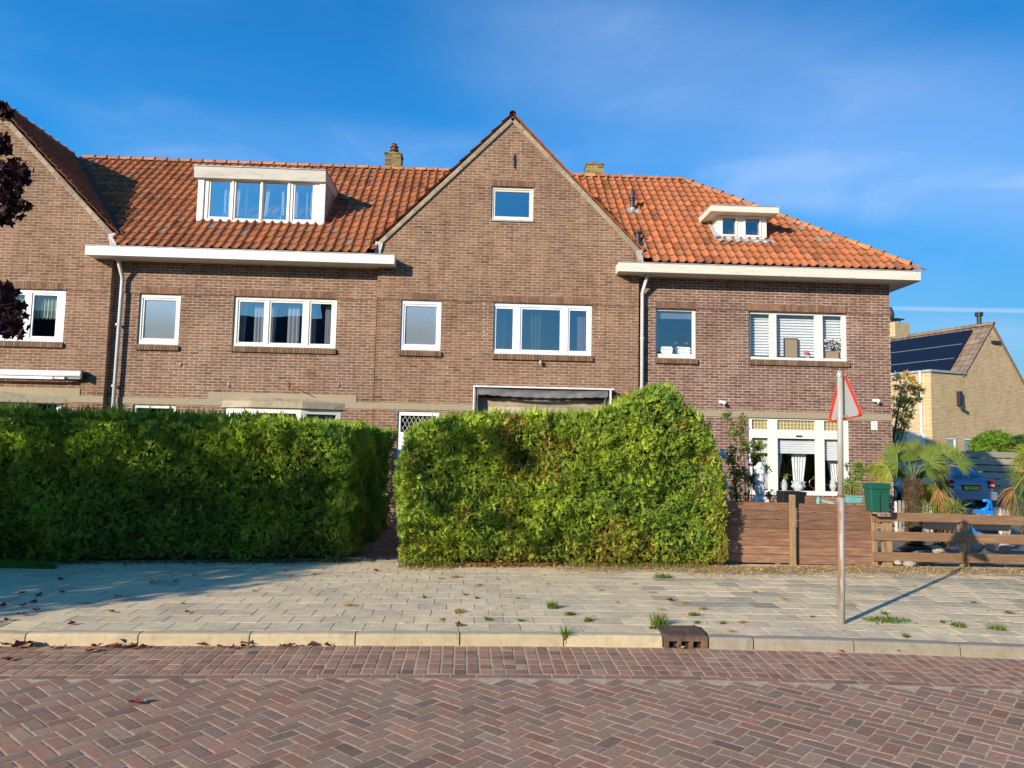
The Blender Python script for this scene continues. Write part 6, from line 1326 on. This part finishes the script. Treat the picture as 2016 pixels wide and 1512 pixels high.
# roof: slope facing left, tiles; panels on top
Ld = Vector(yp(ga, 0, gz)); Lt = Vector(yp(apa, 0, apz)); sv = (Lt-Ld).normalized(); Ls = (Lt-Ld).length+.15
t_ = tiles(Ld-sv*.1-bx_*.06, bx_, sv, int(BL_/.3), int(Ls/.34)+1, tw=.3, tl=.34, amp=.03, pal=[(1, 1, 1), (1.15, 1.1, 1.05), (.85, .85, .85), (.9, .9, .9), (1, .95, .9), (1.05, 1, 1)], ns=5); obj('roof', t_, 'brown_roof_tile', yh, smooth=False)
m = MB(); m.add([yp(apa, -.05, apz+.06), yp(apa, BL_, apz+.06), yp(rga2+.1, BL_, 2.55), yp(rga2+.1, -.05, 2.55)], [(0, 1, 2, 3)]); obj('roof', m, 'brown_roof_tile', yh)
m = MB(); Rd, Rt = Vector(yp(rga2, 0, 2.6)), Vector(yp(apa, 0, apz)); m.bar(Rd-bx_*.03, Rt-bx_*.03, .12, .05, up=tuple(bx_)); obj('verge', m, 'brown_roof_tile', yh)
obj('ridge_tiles', ridgecaps(yp(apa, -.1, apz+.06), yp(apa, BL_, apz+.06), 30, .12), 'brown_roof_tile', yh)
nrm_ = sv.cross(bx_).normalized(); nrm_ = nrm_ if nrm_.z > 0 else -nrm_
for r_ in range(3):
    for c_ in range(6):
        if r_ == 2 and c_ > 3: continue
        s0 = .12+r_*(Ls-.5)/3; h_ = (Ls-.5)/3-.02; b0 = .75+c_*1.55
        cc = Ld+sv*(s0+h_/2)+bx_*(b0+.77)+nrm_*.12; m = MB(); m.obox(cc, bx_*.765, sv*(h_/2), nrm_*.018); q_ = obj('solar_panel', m, 'solar', yh)
m = MB()
for r_ in (1, 2): s0 = .12+r_*(Ls-.5)/3-.01; cc = Ld+sv*s0+bx_*(.75+(9.3 if r_ == 1 else 7.75)/2)+nrm_*.142; m.obox(cc, bx_*((9.3 if r_ == 1 else 7.75)/2-.1), sv*.012, nrm_*.004)
obj('panel_rail', m, 'galvanised', yh)
# vent pipe on the ridge, chimney at the back
vp_ = atplane(1945, 637, Lt, bx_*-1 if False else tuple(bx_)); vb_ = yp(apa, .6, apz); m = MB(); hh = at(1945, 617, vb_.y).z-vb_.z; m.lathe(tuple(vb_-UPV*.1), [(.1, 0), (.1, hh-.05), (.17, hh-.04), (.17, hh+.02), (.12, hh+.03), (.18, hh+.06), (.18, hh+.12), (.05, hh+.16)], 16); obj('roof_vent', m, 'dark_metal', yh)
chx0, chx1, zc1 = 1738, 1792, 636; Yb = DY+8.5; c0_, c1_ = at(chx0, 700, Yb), at(chx1, 700, Yb); zt_ = at(1766, 636, Yb).z
cc = (c0_+c1_)/2; m = MB(); wv = (c1_.x-c0_.x)/2; m.obox((cc.x, Yb+.5, (zt_+3)/2), ax_*wv*.72, bx_*.75, UPV*((zt_-3)/2)); ch = obj('chimney', m, 'yellow_brick', yh)
m = MB(); cx_ = at(1760, 636, Yb); m.lathe((cx_.x, Yb+.3, zt_), [(.09, 0), (.09, .2), (.16, .35), (.19, .5), (.15, .7), (.05, .95)], 12); obj('chimney_pot', m, 'dark_metal', ch)
m = MB(); cx2 = at(1775, 634, Yb); m.obox((cx2.x, Yb+.6, zt_+.3), ax_*.35, bx_*.3, UPV*.03); [m.obox((cx2.x+dx, Yb+.6, zt_+.13), ax_*.02, bx_*.02, UPV*.14) for dx in (-.25, .25)]; obj('chimney_cowl', m, 'dark_metal', ch)
m = MB(); p_ = atplane(1828.5, 735, O-ax_*.12, ax_); 
dd = MB(); pb_ = O-ax_*.08+bx_*.45; dd.tube([pb_+UPV*ZF, pb_+UPV*.1], .05, 10); obj('drainpipe', dd, 'cool_white_paint', yh, smooth=True)
# windows
for q in w1:
    a0_, a1_, z1_ = q[0], q[2], q[1]; F_ = MB(); G_ = MB()
    for (u0, u1, v0, v1) in ((a0_, a1_, z1_-.08, z1_), (a0_, a1_, 1.1, 1.18), (a0_, a0_+.07, 1.18, z1_-.08), (a1_-.07, a1_, 1.18, z1_-.08)): F_.obox(yp((u0+u1)/2, .05, (v0+v1)/2), ax_*((u1-u0)/2), bx_*.03, UPV*((v1-v0)/2))
    w_ = obj('window', F_, 'cool_white_paint', yh); G_.add([yp(a0_, .06, 1.1), yp(a1_, .06, 1.1), yp(a1_, .06, z1_), yp(a0_, .06, z1_)], [(0, 1, 2, 3)]); obj('pane', G_, 'frosted_glass', w_)
b0_, b1_ = (atplane(1788, 880, O, ax_)-O).dot(bx_), (atplane(1822, 880, O, ax_)-O).dot(bx_); zt_ = atplane(1805, 855, O, ax_).z
lo_, hi_ = min(b0_, b1_), max(b0_, b1_); F_ = MB()
for (u0, u1, v0, v1) in ((lo_, hi_, zt_-.1, zt_), (lo_, lo_+.12, .3, zt_-.1), (hi_-.12, hi_, .3, zt_-.1)): F_.obox(yp(-.03, (u0+u1)/2, (v0+v1)/2), ax_*.03, bx_*((u1-u0)/2), UPV*((v1-v0)/2))
w_ = obj('garden_door', F_, 'cool_white_paint', yh); G_ = MB(); G_.add([yp(-.012, lo_, .3), yp(-.012, hi_, .3), yp(-.012, hi_, zt_), yp(-.012, lo_, zt_)], [(0, 1, 2, 3)]); obj('pane', G_, 'dark_pane', w_)
p = on_front(1886, 785); m = MB(); m.obox(p-bx_*.08, ax_*.09, bx_*.08, UPV*.32); m.obox(p-bx_*.2-UPV*.38, ax_*.05, bx_*.1, UPV*.07); tag(obj('wall_lantern', m, 'dark_metal', loc=p), 'dark wall lantern on the yellow brick wall', 'lamp')
p = on_front(1959, 674); m = MB(); m.obox(p-bx_*.05, ax_*.28, bx_*.04, UPV*.06); obj('gable_vent', m, 'dark_metal', yh)
p = on_front(1930, 735)

# ================================================================ slat fence, bush, thin tree
sf = thing('slat_fence', at(1955, 960, 27.5), 'weathered grey fence of wide horizontal boards behind the car', 'fence')
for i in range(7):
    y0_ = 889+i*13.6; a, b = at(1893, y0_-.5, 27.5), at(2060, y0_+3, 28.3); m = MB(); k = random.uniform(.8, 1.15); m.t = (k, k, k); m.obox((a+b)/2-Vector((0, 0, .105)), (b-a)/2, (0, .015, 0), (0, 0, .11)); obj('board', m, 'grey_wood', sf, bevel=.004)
for px in (1909, 1961, 2012): a = at(px, 887, 27.62 if px < 1950 else 27.9); m = MB(); m.box(a.x-.05, a.x+.05, a.y+.02, a.y+.12, .1, a.z); obj('post', m, 'post_wood', sf)
bs = thing('round_bush', at(1960, 900, 29), 'round bright green bush rising behind the grey slat fence', 'bush'); c = at(1962, 892, 29.3); n = 3400
p = unit(rng.normal(0, 1, (n, 3)))*(.55+.45*rng.random((n, 1))**.5)*np.array([1.0, .8, .85]); p *= (1+.12*np.array([noise.noise(Vector(q)*3) for q in p])[:, None]); obj('foliage', sprays(p+np.array(c), p, .13, .06, np.array([1.2, 1.3, .8])*(.6+.7*rng.random((n, 1))), k=3), 'leaf_green', bs); m = MB(); m.tube([(c.x, c.y, .1), (c.x, c.y, c.z)], .08, 8); obj('trunk', m, 'bark', bs)
c = at(2014, 880, 28.6); n = 900; b2 = thing('dark_shrub', (c.x, c.y, .1), 'dark green shrub at the right edge beside the round bush', 'bush'); p = unit(rng.normal(0, 1, (n, 3)))*(rng.random((n, 1))**.5)*np.array([.6, .5, .5]); obj('foliage', sprays(p+np.array(c), p, .12, .06, np.array([.6, .75, .8])*(.6+.7*rng.random((n, 1))), k=3), 'leaf_green', b2); m = MB(); m.tube([(c.x, c.y, .1), (c.x, c.y, c.z)], .06, 8); obj('trunk', m, 'bark', b2)
YT = 25.5; tt = thing('young_tree', (X(1762, 950, YT), YT, .1), 'slender tree with sparse yellow green leaves at the corner of the brick row', 'tree')
m = MB(); Ps = []; b0_ = at(1758, 960, YT); b0_.z = .1
for (px, py, rp, n) in ((1765, 745, 9, 34), (1782, 738, 8, 34), (1795, 745, 8, 34), (1775, 765, 14, 70), (1800, 765, 14, 80), (1770, 790, 16, 90), (1790, 790, 16, 90), (1815, 770, 8, 30), (1765, 820, 14, 80), (1785, 815, 14, 60), (1768, 850, 10, 40), (1780, 835, 12, 50), (1760, 880, 8, 20), (1805, 785, 10, 40)):
    n = int(n*.85); c = at(px, py, YT); rr = rp*YT/FPX; p = unit(rng.normal(0, 1, (n, 3)))*(rng.random((n, 1))**.5)*rr; Ps.append(p+np.array(c)); m.tube([b0_+Vector((0, 0, max(0, c.z*.35))), (b0_+c)/2+Vector((-.1, 0, .6)), c], [.02, .013, .005], 6)
m.tube([b0_, b0_+Vector((0, 0, 2)), at(1775, 770, YT)], [.06, .05, .02], 8); obj('trunk', m, 'bark', tt)
P = np.concatenate(Ps); n = len(P); tn = np.where(rng.random((n, 1)) < .35, np.array([[1.5, .75, .5]]), np.array([[.8, 1.0, .8]]))*(.6+.7*rng.random((n, 1))); obj('crown', sprays(P, unit(rng.normal(0, 1, (n, 3))), .14, .045, tn, k=3), 'autumn_leaf', tt)

# ================================================================ car
CX0 = at(1912, 985, 25.0); car = thing('parked_car', (CX0.x, 25.0, .07), 'grey blue hatchback parked with its rear towards the street behind the palms', 'car')
caz = R(1.5); cf = Vector((math.sin(caz), math.cos(caz), 0)); cs_ = Vector((cf.y, -cf.x, 0))      # forward, right
CO = Vector((CX0.x, 25.0, .07))
def cp(s, f, z): return CO+cs_*s+cf*f+UPV*z
def section(f, zb, zbelt, zroof, wb, wr, tum=.0):
    # half outline from sill to roof centre, points (s,z)
    return [(wb*.93, zb), (wb, zb+.16), (wb*1.0, (zb+zbelt)/2), (wb*.975, zbelt-.04), (wb*.95, zbelt), (wr, zroof-.06), (wr*.86, zroof-.012), (0, zroof)]
st_ = [(-.02, .34, .80, .82, .74, .70), (.05, .24, .92, .95, .83, .74), (.22, .22, .96, 1.01, .85, .72), (.42, .22, .97, 1.16, .855, .66), (.80, .22, .965, 1.36, .855, .60), (1.3, .22, .955, 1.41, .855, .58), (2.0, .22, .945, 1.42, .855, .58), (2.5, .22, .94, 1.36, .855, .59), (3.0, .22, .93, 1.10, .855, .66), (3.25, .22, .90, .96, .85, .70), (3.8, .24, .82, .86, .83, .72), (4.1, .30, .66, .70, .76, .66)]
m = MB(); vs = []; ns = 15
for (f, zb, zbelt, zr, wb, wr) in st_:
    h = section(f, zb, zbelt, zr, wb, wr); full = [(s, z) for s, z in h]+[(-s, z) for s, z in h[:-1][::-1]]; vs += [cp(s, f, z) for s, z in full]
fs = [(i*ns+k, i*ns+k+1, (i+1)*ns+k+1, (i+1)*ns+k) for i in range(len(st_)-1) for k in range(ns-1)]+[tuple(range(ns)), tuple(range((len(st_)-1)*ns, len(st_)*ns))]+[(i*ns, (i+1)*ns, (i+1)*ns+ns-1, i*ns+ns-1) for i in range(len(st_)-1)]
m.add(vs, fs); bo = obj('body', m, 'car_paint', car, smooth=True); bo.data.polygons.foreach_set('use_smooth', [True]*len(bo.data.polygons))
def surf(s, f, dz=0):   # roof-line height at f
    return float(np.interp(f, [q[0] for q in st_], [q[3] for q in st_]))+dz
m = MB(); n = 10; vs = []
for i in range(n+1):
    f = .25+(.74-.25)*i/n; z = surf(0, f, .012); w0 = np.interp(f, [.2, .8], [.66, .55])
    for j in range(9): s = -w0+2*w0*j/8; vs.append(cp(s, f-.008, z-.02*(abs(s)/w0)**3*1.5))
m.add(vs, [(i*9+j, i*9+j+1, (i+1)*9+j+1, (i+1)*9+j) for i in range(n) for j in range(8)]); obj('rear_window', m, 'car_glass', car, smooth=True)
for s_ in (-1, 1):
    m = MB(); q = []
    for (f, z) in ((.62, .99), (2.85, .96), (2.5, 1.30), (1.2, 1.35), (.85, 1.30)):
        zb_, zr_ = np.interp(f, [a[0] for a in st_], [a[2] for a in st_]), np.interp(f, [a[0] for a in st_], [a[3] for a in st_]); wr_ = np.interp(f, [a[0] for a in st_], [a[5] for a in st_]); t = (z-zb_)/(zr_-.06-zb_); q.append(cp(s_*((.855*.95)+(wr_-.855*.95)*t+.012), f, z))
    m.add(q, [tuple(range(5))]); obj('side_window', m, 'car_glass', car)
    m = MB(); m.obox(cp(s_*.70, -.005, .79), cs_*.105, cf*.06, UPV*.135); tl = obj('tail_light', m, 'tail_red', car, bevel=.03); m = MB(); m.obox(cp(s_*.70, -.062, .76), cs_*.085, cf*.01, UPV*.03); obj('lens', m, 'tail_clear', tl)
    for f in (.68, 3.35):
        m = MB(); a, b = cp(s_*.72, f, .24), cp(s_*.865, f, .24); d_ = (b-a); m.tube([a, a+d_*.1, a+d_*.9, b], [.26, .29, .29, .27], 24); wh = obj('wheel', m, 'black_plastic', car); m = MB(); m.tube([b-d_*.05, b+d_*.03], [.19, .17], 20); obj('hubcap', m, 'galvanised', wh)
m = MB(); m.obox(cp(0, -.06, .40), cs_*.82, cf*.10, UPV*.14); m.obox(cp(0, -.165, .47), cs_*.78, cf*.012, UPV*.015); obj('bumper', m, 'car_paint', car, bevel=.05)
m = MB(); m.obox(cp(0, -.045, .67), cs_*.32, cf*.01, UPV*.085); obj('plate_recess', m, 'dark_slate', car, bevel=.01)
m = MB(); m.obox(cp(0, -.062, .66), cs_*.26, cf*.008, UPV*.056); npl = obj('number_plate', m, 'plate_yellow', car)
text('98-JP-TR', .09, cp(0, -.0715, .66), (R(90), 0, -caz), 'ink', npl)
m = MB(); m.obox(cp(0, -.055, .775), cs_*.36, cf*.012, UPV*.014); obj('boot_trim', m, 'galvanised', car, bevel=.004)
m = MB(); m.bar(cp(-.5, .10, .985), cp(.1, .05, 1.0), .02, .014); obj('wiper', m, 'ink', car)

# ================================================================ the row across the street, seen only as reflections
def across(x0, x1, y, ze, zr, hip0, hip1, lab):
    r = thing('house_across', ((x0+x1)/2, y, 0), lab, 'house'); obj('wall', MB().box(x0, x1, y-8, y, -.05, ze), 'dark_wall', r); m = MB(); yr = y-4
    m.add([(x0-.4, y+.4, ze), (x1+.4, y+.4, ze), (x1+.4, y-8.4, ze), (x0-.4, y-8.4, ze), (x0+hip0, yr, zr), (x1-hip1, yr, zr)], [(0, 1, 5, 4), (1, 2, 5), (2, 3, 4, 5), (3, 0, 4), (3, 2, 1, 0)]); obj('roof', m, 'dark_slate', r)
    obj('chimney', MB().box(-12.5 if x0 < -20 else x0+3, -11.3 if x0 < -20 else x0+4, yr-.5, yr+.5, zr-1, zr+1.3), 'dark_wall', r); return r
across(-45, 6.5, -20, 6.2, 11.6, 4, 10, 'dark roofed house mirrored in the upstairs windows on the left')
across(11, 44, -20, 5.5, 8.2, 5, 4, 'dark house mirrored in the leaded window')
